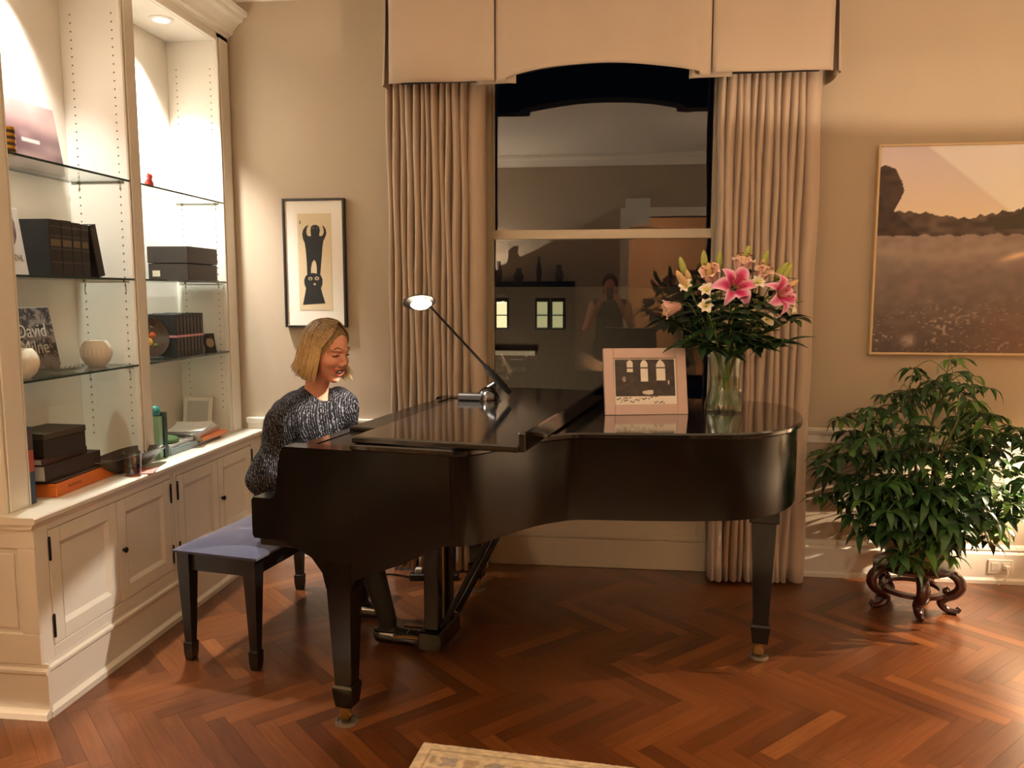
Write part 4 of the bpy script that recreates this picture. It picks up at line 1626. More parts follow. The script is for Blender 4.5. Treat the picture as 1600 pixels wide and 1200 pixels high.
pt = thing('ceramic_pot', 'glazed ceramic plant pot with raised figures on the stand', 'pot', SC + Vector((0, 0, 0.2225)))
MB().lathe([(0, 0), (0.10, 0), (0.112, 0.01), (0.135, 0.06), (0.148, 0.12), (0.146, 0.17), (0.138, 0.195), (0.150, 0.205), (0.152, 0.22), (0.140, 0.222), (0.130, 0.20), (0, 0.19)], 40).obj('body', M('old_glaze', (150, 128, 92), 0.3, var=0.45, scale=26, coat=0.5), pt, 60)
MB().lathe([(0, 0.2), (0.12, 0.197), (0.1285, 0.192), (0, 0.191)], 30).obj('soil', M('soil', (40, 28, 20), 0.95, var=0.4, bump=0.8, bscale=150), pt, 60)
for k, (a, z) in enumerate(((-0.55, 0.14), (-2.4, 0.12), (0.9, 0.13), (2.6, 0.14))):
    S = SDF(np.arange(-0.06, 0.061, 0.004), np.arange(-0.05, 0.051, 0.004), np.arange(-0.07, 0.071, 0.004))
    S.ell((0, 0, 0.03), (0.028, 0.028, 0.026), k=0.01).cone((0, 0, 0.02), (0, 0, -0.045), 0.024, 0.016, 0.01).cone((0.005, 0.02, 0.01), (0.02, 0.03, -0.03), 0.010, 0.007, 0.01).cone((0.005, -0.02, 0.01), (0.02, -0.03, -0.03), 0.010, 0.007, 0.01).ell((0.026, 0, 0.028), (0.01, 0.008, 0.008), k=0.006)
    o = link('figure', S.mesh('figure'), M('old_glaze_light', (196, 176, 140), 0.3, var=0.3, scale=60, coat=0.5), pt)
    o.location = (0.150 * math.cos(a), 0.150 * math.sin(a), z)
    o.rotation_euler = (0, 0, a)

fo = thing('umbrella_plant', 'bushy green potted plant with drooping finger-like leaves', 'plant', SC + Vector((0, 0, 0.418)))
m_g1 = M('plant_leaf', (48, 84, 40), 0.4, var=0.35, scale=8, spec=0.4)
m_g2 = M('plant_leaf_dark', (28, 56, 26), 0.4, var=0.35, scale=8, spec=0.4)
m_g3 = M('plant_leaf_young', (86, 124, 52), 0.4, var=0.3, scale=8, spec=0.4)


def palmate(nl, seed, mat):
    rg = random.Random(seed)
    mb = MB()
    for k in range(nl):
        az = 2 * math.pi * k / nl + rg.uniform(-0.2, 0.2)
        L_, W_ = rg.uniform(0.105, 0.150), rg.uniform(0.017, 0.024)
        dr = rg.uniform(0.75, 1.25)
        G = []
        for i in range(7):
            s = i / 6
            w_ = W_ * (math.sin(math.pi * (0.08 + 0.92 * s)) ** 0.9) * (1 - 0.2 * s) + 0.0005
            ang = 0.35 - dr * 1.25 * s
            r = 0.02 + L_ * (s - 0.24 * dr * s * s)
            z = L_ * (0.10 * s - 0.62 * dr * s * s)
            wave = 0.10 * W_ * math.sin(8 * s + k)
            G.append([(r, a * w_, z + abs(a) * w_ * 0.25 + wave * a) for a in (-1, 0, 1)])
        m_ = Matrix.Rotation(az, 4, 'Z')
        G = [[tuple(m_ @ Vector(p)) for p in row] for row in G]
        v, f = solid_sheet(G, 0.0008)
        mb.add(v, f)
        mb.tube([(0, 0, 0), tuple(m_ @ Vector((0.021, 0, 0.002)))], 0.0013, 4)
    me = mb.mesh('leaf', 60)
    me.materials.append(mat)
    return me


variants = [palmate(n_, i, m_) for i, (n_, m_) in enumerate(((7, m_g1), (6, m_g2), (7, m_g2), (8, m_g1), (5, m_g3), (7, m_g1)))]
rg = random.Random(4)
stems = MB()
trunks = []
for k in range(9):
    a = 2 * math.pi * k / 9 + rg.uniform(-0.3, 0.3)
    r = rg.uniform(0.1, 0.38)
    top = Vector((r * math.cos(a) * 1.15, r * math.sin(a) * 0.6, rg.uniform(0.30, 0.56)))
    if k == 2:
        top = Vector((0.10, 0.0, 0.72))
    if k == 5:
        top = Vector((-0.08, -0.05, 0.66))
    base = Vector((0.05 * math.cos(a), 0.05 * math.sin(a), -0.02))
    pts = spline([base, base.lerp(top, 0.45) + Vector((0, 0, 0.08)), top], 12)
    MB().tube(pts, np.linspace(0.009, 0.004, 13), 6).obj('stem', M('plant_stem', (92, 88, 52), 0.6), fo, 60)
    trunks.append(pts)
cnt = 0
targets = []
# outline of the crown as seen: wide, lower right heavy, taller right of centre
while len(targets) < 285:
    if len(targets) > 240:
        targets.append(Vector((rg.uniform(-0.25, 0.22), rg.uniform(-0.22, 0.0), rg.uniform(0.06, 0.36))))
        continue
    if len(targets) > 205:
        targets.append(Vector((rg.uniform(-0.22, 0.10), rg.uniform(-0.30, -0.19), rg.uniform(-0.13, 0.16))))
        continue
    x, y, z = rg.uniform(-0.46, 0.60), rg.uniform(-0.32, 0.22), rg.uniform(-0.14, 0.80)
    e = ((x - 0.05) / 0.50) ** 2 + (y / 0.30) ** 2 + ((z - 0.26) / 0.42) ** 2
    hi = z > 0.42 and ((x - 0.07) / 0.26) ** 2 + ((z - 0.42) / 0.38) ** 2 + (y / 0.24) ** 2 < 1
    inside = (0.22 < e < 1.0) or hi
    if y > -0.17 and z < 0.02 and abs(x) < 0.19:
        inside = False
    if y < -0.17 and z < 0.15 and -0.24 < x < 0.12:
        inside = z > -0.12
    if inside:
        targets.append(Vector((x, y, z)))
for T_ in targets:
    best = min((p for tr in trunks for p in tr[3:]), key=lambda p: (Vector(p) - T_).length + 0.25 * max(0, p[2] - T_.z))
    A = Vector(best)
    mid = A.lerp(T_, 0.5) + Vector((0, 0, 0.05))
    o = link('leaf', variants[rg.randrange(6)], None, fo)
    o.location = T_
    dirn = (T_ - A)
    o.rotation_euler = (rg.uniform(-0.25, 0.25) - 0.5 * max(-0.6, min(0.6, dirn.y)), rg.uniform(-0.25, 0.25) + 0.9 * max(-0.5, min(0.5, dirn.x)), rg.uniform(0, 6.28))
    sc = rg.uniform(0.62, 1.0) * (0.85 if T_.z > 0.38 else 1.0)
    o.scale = (sc, sc, sc)
    stems.tube(spline([A, mid, T_], 6), 0.0018, 4, cap=False)
stems.obj('leaf_stalks', M('plant_stalk', (84, 110, 56), 0.5), fo, 60)

# ------------------------------------------------------------------ rug
RW, RH = 2.5, 1.75
rug = thing('rug', 'ivory patterned area rug in the foreground', 'rug', (-0.594, 2.478, 0.001), R(-5.2))


def rugprint(s, t):
    x, y = s * RW, (1 - t) * RH           # y from the far edge
    c = np.full(s.shape + (3,), 0.0)
    c[:] = (232, 216, 188)
    d = np.minimum.reduce([x, RW - x, y, RH - y])
    n1, n2 = vnoise(s, t, 90, 1), vnoise(s, t, 160, 6)
    c[(d > 0.030) & (d < 0.040)] = (180, 160, 134)
    bd = (d > 0.05) & (d < 0.15)
    w_ = np.sin(x * 42) * np.sin(y * 42 + 0.8) + 0.8 * (n1 - 0.5)
    c[bd & (w_ > 0.45)] = (186, 174, 166)
    c[bd & (w_ < -0.5)] = (196, 172, 142)
    c[(d > 0.155) & (d < 0.165)] = (156, 130, 104)
    inn = d > 0.17
    w2 = np.sin(x * 19) * np.sin(y * 19) + 0.7 * (n1 - 0.5)
    c[inn & (w2 > 0.72)] = (150, 70, 66)
    c[inn & (w2 < -0.75)] = (104, 116, 140)
    c[inn & (abs(w2) < 0.07)] = (180, 164, 120)
    return c * (0.9 + 0.2 * n2[..., None])


bx('pile', (0, -RH, 0), (RW, 0, 0.0085), M('rug_pile', (222, 206, 176), 0.95, bump=0.6, bscale=400), rug, 0.002)
printed('woven_pattern', RW - 0.006, RH - 0.006, 420, 300, rugprint, colattr('rug_wool', 0.95, bump=0.6), rug, axes='xy', org=(0.003, -RH + 0.003, 0.009))
frg = MB()
rg = random.Random(2)
for k in range(520):
    x = RW * (k + 0.5) / 520
    L_ = rg.uniform(0.006, 0.016)
    dx = rg.uniform(-0.005, 0.005)
    frg.add([(x - 0.0016, -0.001, 0.0075), (x + 0.0016, -0.001, 0.0075), (x + dx, L_, 0.001), (x, -0.001, 0.001)], [(0, 1, 2), (0, 2, 3), (1, 3, 2), (0, 3, 1)])
o = frg.obj('fringe', m_paper, rug)
o['kind'] = 'stuff'

# ------------------------------------------------------------------ things in the bookcase


def book(name, label, cat, loc, rz, size, col, lay=False, tilt=0.0, rough=0.5, group=None, title=None):
    """upright book: spine faces +x, thickness along y, depth along -x. lay=True: flat, spine on the +x side"""
    d, th, h = size
    t = thing(name, label, cat, loc, rz, group)
    mt = M('cover_%d_%d_%d' % col, col, rough, var=0.12, scale=20)
    rot = Matrix.Rotation(tilt, 4, 'X')
    b = MB(rot)
    if lay:
        b.box((-d, 0, 0), (0, h, 0.003), 0.0008).box((-d, 0, th - 0.003), (0, h, th), 0.0008).box((-0.004, 0, 0.003), (0, h, th - 0.003), 0.0006)
        b.obj('cover', mt, t)
        MB(rot).box((-d + 0.005, 0.004, 0.003), (-0.004, h - 0.004, th - 0.003), 0).obj('pages', m_paper, t)
    else:
        b.box((-d, 0, 0), (0, 0.003, h), 0.0008).box((-d, th - 0.003, 0), (0, th, h), 0.0008).box((-0.004, 0.003, 0), (0, th - 0.003, h), 0.0006)
        b.obj('cover', mt, t)
        MB(rot).box((-d + 0.005, 0.003, 0.003), (-0.004, th - 0.003, h - 0.004), 0).obj('pages', m_paper, t)
    return t


# near bay, top shelf
t = thing('art_book', 'mauve landscape art book leaning on the top near shelf', 'book', (-2.30, 2.80, Z1), 0)
TB = Matrix.Rotation(R(-9), 4, 'Y')
MB(TB).box((-0.012, 0, 0), (0.012, 0.42, 0.275), 0.001).obj('block', M('mauve_cover', (150, 118, 112), 0.4), t)


def mauve(s, t):
    c = mixc((150, 122, 118), (84, 62, 66), np.clip((0.75 - t) * 3, 0, 1))
    c = mixc(c, (178, 150, 140), np.clip(vnoise(s, t, 6, 2) - 0.4, 0, 1))
    c[(abs(t - 0.42) < 0.03) & (s > 0.45) & (s < 0.7)] = (196, 172, 166)
    return c


o = printed('front_cover', 0.416, 0.271, 50, 40, mauve, m_gloss, t, axes='yz', org=(0.0128, 0.002, 0.002))
o.matrix_local = TB
t = thing('striped_tumbler', 'small gold and black striped tumbler beside the mauve book', 'tumbler', (-2.145, 2.705, Z1))
for k in range(9):
    MB().lathe([(0, 0.0), (0.030, 0.0), (0.031, 0.0055), (0.030, 0.011), (0, 0.011)], 18, (0, 0, 0.011 * k)).obj('band', M('gold_band', (196, 148, 60), 0.3, 0.7) if k % 2 == 0 else M('dark_band', (60, 40, 24), 0.4), t, 40)

# near bay, middle shelf
t = thing('portrait_book', 'white book with a grey portrait photograph on its cover', 'book', (-2.112, 2.632, Z2), R(10))
TB = Matrix.Rotation(R(-7), 4, 'Y')
MB(TB).box((-0.03, 0, 0), (0.0, 0.135, 0.245), 0.001).obj('block', M('white_cover', (226, 220, 212), 0.4), t)


def portrait(s, t):
    c = np.full(s.shape + (3,), 228.0)
    n1, n2 = vnoise(s, t, 7, 5), vnoise(s, t, 16, 9)
    f = ((s - 0.40) / 0.36) ** 2 + ((t - 0.70) / 0.27) ** 2 < 1
    c[f] = (mixc((172, 150, 146), (84, 70, 74), np.clip(n1 * 1.1 + 0.5 * n2 - 0.4, 0, 1)))[f]
    return c


o = printed('front_cover', 0.131, 0.241, 60, 80, portrait, m_gloss, t, axes='yz', org=(0.0006, 0.002, 0.002))
o.matrix_local = TB
o = text('lettering', 'NDHL', 0.034, M('grey_print', (120, 112, 108), 0.6), t, (0, 0, 0), (0, 0, 0), sx=0.9)
o.matrix_local = TB @ Matrix.Translation((0.0010, 0.075, 0.062)) @ Matrix(((0, 0, 1, 0), (1, 0, 0, 0), (0, 1, 0, 0), (0, 0, 0, 1)))
m_vol = (30, 28, 32)
for k, (y, th, h) in enumerate(((2.845, 0.068, 0.215), (2.914, 0.062, 0.216), (2.977, 0.052, 0.212), (3.030, 0.050, 0.210))):
    lab = ('black leather volume nearest the portrait book', 'second black leather volume from the portrait book', 'third black leather volume from the portrait book', 'last upright black volume beside the leaning one')[k]
    t = book('leather_volume', lab, 'book', (-2.105, y, Z2), 0, (0.16, th, h), m_vol, group='black volumes on the middle shelf')
    for z in (0.05, 0.10, 0.15, 0.185):
        bx('spine_band', (0.0, 0.002, z), (0.0018, th - 0.002, z + 0.006), M('volume_band', (66, 58, 54), 0.5), t, 0.0005)
    bx('title_plate', (0.0, 0.006, 0.115), (0.0008, th - 0.006, 0.14), M('dull_gilt', (110, 96, 74), 0.5), t, 0)
t = book('leather_volume', 'black leather volume leaning against the upright row', 'book', (-2.105, 3.135, Z2), 0, (0.16, 0.042, 0.215), m_vol, tilt=R(13), group='black volumes on the middle shelf')

# near bay, bottom shelf
t = thing('painter_book', 'standing book with a dark floral cover and large pale lettering', 'book', (-2.262, 2.835, Z3), 0)
TB = Matrix.Rotation(R(-10), 4, 'Y')
MB(TB).box((-0.02, 0, 0), (0.0, 0.25, 0.262), 0.001).obj('block', M('grey_cover', (150, 144, 140), 0.5), t)


def floral(s, t):
    n1, n2 = vnoise(s, t, 13, 3), vnoise(s, t, 34, 7)
    c = mixc((132, 122, 118), (52, 44, 46), np.clip((n1 - 0.3) * 3, 0, 1))
    c = mixc(c, (166, 152, 140), np.clip((n2 - 0.62) * 4, 0, 1))
    c = mixc(c, (146, 140, 138), np.clip((0.30 - t) * 8, 0, 1) * 0.8)
    return c


o = printed('front_cover', 0.246, 0.258, 60, 60, floral, m_print, t, axes='yz', org=(0.0006, 0.002, 0.002))
o.matrix_local = TB
for bdy, z in (('David', 0.165), ('Milne', 0.098)):
    o = text('lettering', bdy, 0.078, M('pale_print', (206, 200, 184), 0.6), t, (0, 0, 0), (0, 0, 0), sx=0.92)
    o.matrix_local = TB @ Matrix.Translation((0.0012, 0.122, z)) @ Matrix(((0, 0, 1, 0), (1, 0, 0, 0), (0, 1, 0, 0), (0, 0, 0, 1)))


def votive(label, x, y):
    t = thing('votive_bowl', label, 'candle holder', (x, y, Z3), 0, 'white votive bowls')
    prof = spline([(0.030, 0.0), (0.048, 0.018), (0.061, 0.050), (0.059, 0.080), (0.045, 0.106), (0.038, 0.112)], 16)
    n_ = 48
    V, F = [], []
    for i, (r, z) in enumerate(prof):
        for k in range(n_):
            a = 2 * math.pi * k / n_
            q = r * (1 + 0.035 * (1 if k % 2 else -1))
            V.append((q * math.cos(a), q * math.sin(a), z))
    for i in range(len(prof) - 1):
        for k in range(n_):
            j = (k + 1) % n_
            F.append([i * n_ + k, i * n_ + j, (i + 1) * n_ + j, (i + 1) * n_ + k])
    F.append(list(range(n_)))
    inn_ = MB().add(V, F)
    inn_.lathe([(0.038, 0.112), (0.034, 0.104), (0.048, 0.08), (0.046, 0.04), (0, 0.02)], n_)
    inn_.obj('bowl', M('white_bisque', (240, 230, 214), 0.45, var=0.03), t, 60)
    MB().lathe([(0, 0.021), (0.028, 0.021), (0.028, 0.045), (0.003, 0.043), (0, 0.055)], 18).obj('candle', m_paper, t, 40)


votive('ribbed white votive bowl at the near end of the shelf', -2.15, 2.705)
votive('ribbed white votive bowl beside the bookcase divider', -2.20, 3.225)
t = thing('glass_dish', 'shallow clear glass dish between the two votive bowls', 'dish', (-2.19, 2.965, Z3))
MB().lathe([(0, 0), (0.05, 0.0), (0.085, 0.010), (0.095, 0.020), (0.093, 0.021), (0.05, 0.004), (0, 0.004)], 30).obj('bowl', glassmat('dish_glass', (214, 214, 206), 1.6, 1.5), t, 60)

# near bay, counter
t = book('art_magazine', 'upright red and blue book against the near bookcase end', 'book', (-2.085, 2.632, CT), 0, (0.20, 0.028, 0.285), (58, 74, 104))
bx('red_band', (0.0, 0.001, 0.12), (0.0006, 0.027, 0.20), M('red_paper', (176, 84, 66), 0.5), t, 0)
bx('dark_band', (0.0, 0.001, 0.205), (0.0006, 0.027, 0.275), M('slate_paper', (84, 72, 78), 0.5), t, 0)
t = thing('orange_box', 'flat orange box with a dark lid under the brown books', 'box', (-2.06, 2.735, CT), R(3))
bx('base', (-0.25, 0, 0), (0, 0.405, 0.052), M('orange_card', (214, 112, 36), 0.5, var=0.06), t, 0.003)
bx('lid', (-0.246, 0.004, 0.052), (-0.004, 0.401, 0.062), M('dark_brown_card', (64, 46, 34), 0.5), t, 0.002)
b = MB()
rg = random.Random(6)
for k in range(7):
    y = 0.075 + 0.012 * k
    b.box((0.0, y, 0.022), (0.0006, y + rg.uniform(0.006, 0.009), 0.034 + rg.uniform(-0.003, 0.002)), 0)
b.obj('faded_print', M('faded_ink', (150, 76, 26), 0.6), t)
book('brown_album', 'large dark brown album lying on the orange box', 'book', (-2.085, 2.715, CT + 0.0625), 0, (0.22, 0.062, 0.33), (52, 36, 30), lay=True)
book('leather_journal', 'worn brown leather journal between album and black box', 'book', (-2.095, 2.715, CT + 0.125), R(2), (0.19, 0.026, 0.275), (70, 44, 32), lay=True)
t = thing('keepsake_box', 'dark olive-brown lidded box on top of the book pile', 'box', (-2.09, 2.725, CT + 0.152), R(-3))
bx('base', (-0.17, 0, 0), (0, 0.225, 0.068), M('dark_cloth', (46, 34, 28), 0.6), t, 0.003)
bx('lid', (-0.172, -0.002, 0.068), (0.002, 0.227, 0.094), M('olive_cloth', (70, 60, 42), 0.6), t, 0.003)

t = thing('leaf_dish', 'long dark metal dish with a wavy upturned rim', 'dish', (-2.080, 3.195, CT), R(-14))
G = []
for i in range(9):
    r = i / 8
    row = []
    for k in range(41):
        a = 2 * math.pi * k / 40
        wob = 1 + 0.06 * math.sin(5 * a) * r
        row.append((0.085 * r * wob * math.cos(a), 0.20 * r * wob * math.sin(a) * (1 + 0.12 * max(0, math.sin(a))), 0.003 + 0.075 * r ** 2.4 + 0.007 * r * r * math.sin(3 * a + 0.5)))
    G.append(row)
v, f = solid_sheet(G, 0.004)
MB().add(v, f).obj('bowl', M('pewter', (84, 78, 72), 0.28, 0.75, var=0.4, scale=18), t, 60)
t = thing('drinking_glass', 'small glass tumbler with a little drink left in it', 'glass', (-1.992, 3.120, CT + 0.001))
MB().lathe([(0, 0), (0.030, 0), (0.032, 0.004), (0.036, 0.10), (0.034, 0.1005), (0.0305, 0.012), (0, 0.012)], 28).obj('glass_body', m_clear, t, 60)
MB().lathe([(0, 0.0122), (0.0302, 0.0122), (0.0318, 0.042), (0, 0.042)], 24).obj('drink', glassmat('amber_drink', (216, 150, 84), 1.33, 1.0), t, 60)
t = thing('paper_napkin', 'crumpled pink paper napkin beside the drinking glass', 'napkin', (-1.99, 3.20, CT + 0.0006), R(20))
rg = random.Random(3)
G = [[(-0.045 + 0.09 * i / 8, -0.06 + 0.12 * j / 8, 0.002 + 0.004 * rg.random() * (1 if 0 < i < 8 and 0 < j < 8 else 0.3)) for j in range(9)] for i in range(9)]
v, f = solid_sheet(G, 0.001)
MB().add(v, f).obj('sheet', M('pink_paper', (206, 140, 132), 0.8), t, 30)

# far bay, top and middle shelf
t = thing('red_figurine', 'small red figurine at the edge of the top lit shelf', 'figurine', (-2.15, 3.615, Z1))
S = SDF(np.arange(-0.04, 0.041, 0.003), np.arange(-0.04, 0.041, 0.003), np.arange(-0.005, 0.091, 0.003))
S.ell((0, 0, 0.022), (0.020, 0.024, 0.023), k=0.008).ell((0.004, 0, 0.055), (0.014, 0.014, 0.015), k=0.008).cone((0.004, -0.012, 0.064), (0.006, -0.016, 0.078), 0.004, 0.002, 0.004).cone((0.004, 0.012, 0.064), (0.006, 0.016, 0.078), 0.004, 0.002, 0.004)
link('body', S.mesh('body'), M('red_glaze', (168, 44, 36), 0.25, coat=0.5), t)
t = thing('storage_box', 'large dark brown storage box on the middle lit shelf', 'box', (-2.10, 3.845, Z2))
bx('base', (-0.215, 0, 0), (0, 0.305, 0.085), M('espresso_leather', (50, 40, 38), 0.5, var=0.15), t, 0.003)
bx('lid', (-0.217, -0.002, 0.087), (0.002, 0.307, 0.172), M('espresso_leather', (50, 40, 38)), t, 0.003)
bx('label_tab', (-0.19, -0.0035, 0.02), (-0.15, -0.0015, 0.05), m_paper, t, 0)
# far bay, bottom shelf
t = thing('painted_plate', 'dark round plate painted with fruit standing on edge', 'plate', (-2.21, 3.64, Z3 + 0.003), R(-35))
PL_ = Matrix.Translation((0, 0, 0.098)) @ Matrix.Rotation(R(78), 4, 'Y')
MB(PL_).lathe([(0, 0.0), (0.055, 0.0), (0.075, 0.006), (0.098, 0.012), (0.0985, 0.015), (0.075, 0.010), (0.055, 0.004), (0, 0.004)], 40).obj('dish', M('dark_glaze', (44, 32, 28), 0.2, var=0.4, coat=0.6), t, 60)
for k, (x, y, r, c_) in enumerate(((0.02, 0.0, 0.020, (206, 150, 60)), (-0.012, 0.022, 0.016, (190, 90, 50)), (-0.02, -0.02, 0.017, (150, 60, 40)), (0.04, 0.03, 0.012, (86, 96, 50)))):
    MB(PL_).lathe([(0, 0.0062), (r * 0.7, 0.0058), (r, 0.0042)], 14, (x, y, 0)).obj('painted_fruit', M('fruit_%d' % k, c_, 0.3), t, 60)
bx('stand', (-0.03, -0.05, 0.0), (0.05, 0.05, 0.006), m_matblack, t, 0.002)
names = ('first', 'second', 'third', 'fourth', 'fifth', 'sixth', 'seventh', 'eighth')
for k in range(8):
    y = 3.715 + 0.0335 * k
    t = book('notebook', f'{names[k]} black notebook from the painted plate in the lit bay', 'book', (-2.105, y, Z3), 0, (0.16, 0.031, 0.212 + 0.002 * (k % 3)), (34, 30, 31), group='row of black notebooks')
    bx('spine_label', (0, 0.006, 0.03), (0.0006, 0.025, 0.19), M('notebook_grey', (62, 54, 52), 0.5), t, 0)
t = thing('ribbon', 'pink ribbon tied around the row of black notebooks', 'ribbon', (-2.105, 3.715, Z3 + 0.098))
b = MB()
b.box((0.0, -0.002, 0), (0.0014, 0.268, 0.011), 0).box((-0.16, -0.0022, 0), (0.0014, -0.001, 0.011), 0).box((-0.16, 0.2672, 0), (0.0014, 0.2684, 0.011), 0)
b.obj('band', M('pink_satin', (206, 140, 152), 0.5), t)
t = thing('mini_frame', 'tiny dark picture frame at the end of the notebook row', 'photo frame', (-2.11, 4.01, Z3), R(-20))
MB(Matrix.Rotation(R(-10), 4, 'Y')).box((-0.008, 0, 0), (0, 0.075, 0.105), 0.002).obj('frame', m_matblack, t)
MB(Matrix.Rotation(R(-10), 4, 'Y')).lathe([(0, 0.0006), (0.026, 0.0006), (0.026, 0)], 20, (0.0, 0.037, 0.055), 0).obj('round_picture', M('sepia', (150, 128, 100), 0.5), t)
MB().prism([(-0.012, 0.09), (-0.045, 0.0), (-0.04, 0.0), (-0.008, 0.09)], 0.03, 0.045, 1).obj('easel_leg', m_matblack, t)
# far bay, counter
book('green_book', 'pale green upright book next to the bookcase divider', 'book', (-2.065, 3.455, CT), 0, (0.20, 0.028, 0.20), (150, 182, 150))
book('teal_book', 'dark teal upright book beside the pale green one', 'book', (-2.06, 3.487, CT), 0, (0.20, 0.030, 0.215), (34, 62, 62))
t = thing('glass_paperweight', 'teal and white swirled glass ornament on the green book', 'ornament', (-2.09, 3.468, CT + 0.2005))
MB().lathe([(0, 0.0), (0.014, 0.0015), (0.024, 0.013), (0.026, 0.025), (0.021, 0.040), (0.010, 0.049), (0, 0.050)], 24).obj('ball', M('teal_glass', (40, 140, 140), 0.08, var=0.5, scale=40, coat=1.0), t, 60)
MB().tube([(0.0262 * math.cos(a) * math.cos(0.5 * a - 1), 0.0262 * math.sin(a) * math.cos(0.5 * a - 1), 0.025 + 0.0235 * math.sin(0.5 * a - 1)) for a in np.linspace(0, 4, 20)], 0.0025, 6).obj('swirl', m_white, t, 60)
book('blue_grey_book', 'blue-grey book lying at the bottom of the left pile', 'book', (-2.055, 3.53, CT), 0, (0.24, 0.032, 0.245), (150, 162, 172), lay=True)
book('white_book', 'white book lying on the blue-grey one', 'book', (-2.065, 3.535, CT + 0.0325), R(2), (0.22, 0.018, 0.235), (222, 222, 222), lay=True)
t = thing('green_pouch', 'dark green rounded pouch on the white book', 'pouch', (-2.12, 3.60, CT + 0.051), 0)
S = SDF(np.arange(-0.08, 0.081, 0.005), np.arange(-0.09, 0.091, 0.005), np.arange(-0.005, 0.06, 0.004))
S.ell((0, 0, 0.013), (0.06, 0.065, 0.022), k=0.01)
S.F = np.maximum(S.F, -(np.meshgrid(S.x, S.y, S.z, indexing='ij')[2]) + 0.0005)
link('body', S.mesh('body'), M('green_suede', (84, 108, 62), 0.8, var=0.3), t)
book('grey_book', 'grey book at the bottom of the right pile', 'book', (-2.05, 3.79, CT), R(3), (0.20, 0.020, 0.25), (120, 118, 124), lay=True)
book('orange_book', 'orange paperback in the middle of the right pile', 'book', (-2.04, 3.80, CT + 0.0205), R(-2), (0.19, 0.022, 0.25), (214, 122, 66), lay=True)
book('pink_book', 'pale pink book on top of the right pile', 'book', (-2.05, 3.785, CT + 0.043), R(4), (0.20, 0.020, 0.25), (216, 184, 178), lay=True)
t = thing('loose_papers', 'loose curling white papers across the book piles', 'papers', (-2.15, 3.86, CT + 0.064), R(8))
for k in range(3):
    G = [[(-0.08 + 0.18 * i / 8, -0.14 + 0.26 * j / 12, 0.003 + 0.006 * k + 0.014 * (j / 12 - 0.5) ** 2 * 4 * (1 if j > 6 else 0.3) + 0.002 * math.sin(5 * i / 8 + k)) for j in range(13)] for i in range(9)]
    v, f = solid_sheet(G, 0.0015)
    o = MB(Matrix.Rotation(R(7 * k - 6), 4, 'Z')).add(v, f).obj('sheet', M('white_paper', (240, 240, 240), 0.7), t, 40)
t = thing('white_photo_frame', 'small white photo frame leaning in the corner of the lit bay', 'photo frame', (-2.325, 4.11, CT), R(3))
TB = Matrix.Rotation(R(-13), 4, 'X')
b = MB(TB)
for x0, x1, z0, z1 in ((0, 0.02, 0, 0.205), (0.14, 0.16, 0, 0.205), (0.02, 0.14, 0, 0.022), (0.02, 0.14, 0.183, 0.205)):
    b.box((x0, 0, z0), (x1, 0.012, z1), 0.002)
b.obj('moulding', m_white, t)
MB(TB).box((0.018, 0.004, 0.02), (0.142, 0.010, 0.185), 0).obj('picture', M('faded_photo', (196, 192, 186), 0.4, var=0.1, scale=9), t)

# ------------------------------------------------------------------ cords and bits behind the piano
t = thing('power_strip', 'black power strip on the floor by the left curtain', 'power strip', (-1.02, 3.98, 0.0005), R(6))
bx('case', (0, 0, 0), (0.26, 0.05, 0.035), m_matblack, t, 0.006)
for k in range(3):
    bx('plug', (0.03 + 0.07 * k, 0.012, 0.035), (0.065 + 0.07 * k, 0.038, 0.062), M('white_plastic', (214, 206, 194), 0.4) if k < 2 else m_matblack, t, 0.004)
t = thing('extension_lead', 'black cord curling on the floor behind the bench', 'cord', (-1.45, 4.02, 0.0005))
MB().tube(spline([(0.43, 0.0, 0.006), (0.30, 0.03, 0.006), (0.16, -0.03, 0.006), (0.05, 0.05, 0.006), (-0.02, 0.0, 0.006), (0.04, -0.07, 0.006), (0.12, -0.02, 0.007), (0.06, 0.10, 0.006), (-0.05, 0.16, 0.006)], 60), 0.005, 6).obj('cable', m_matblack, t, 60)

# ------------------------------------------------------------------ lamps at the right


def shade_mat():
    m = bpy.data.materials.new('linen_shade')
    m.use_nodes = True
    nt = m.node_tree
    nt.nodes.clear()
    out = nt.nodes.new('ShaderNodeOutputMaterial')
    a = nt.nodes.new('ShaderNodeBsdfDiffuse')
    c = nt.nodes.new('ShaderNodeBsdfTranslucent')
    nz = nt.nodes.new('ShaderNodeTexNoise')
    nz.inputs['Scale'].default_value = 60
    mx0 = nt.nodes.new('ShaderNodeMix')
    mx0.data_type = 'RGBA'
    mx0.inputs['A'].default_value = lin((214, 190, 152))
    mx0.inputs['B'].default_value = lin((230, 208, 172))
    nt.links.new(nz.outputs['Fac'], mx0.inputs['Factor'])
    nt.links.new(mx0.outputs['Result'], a.inputs[0])
    nt.links.new(mx0.outputs['Result'], c.inputs[0])
    mx = nt.nodes.new('ShaderNodeMixShader')
    mx.inputs[0].default_value = 0.4
    nt.links.new(a.outputs[0], mx.inputs[1])
    nt.links.new(c.outputs[0], mx.inputs[2])
    nt.links.new(mx.outputs[0], out.inputs[0])
    return m


m_shade = shade_mat()
m_bulb = M('warm_bulb', (255, 230, 190), 0.4, emit=(255, 206, 140), estr=12)


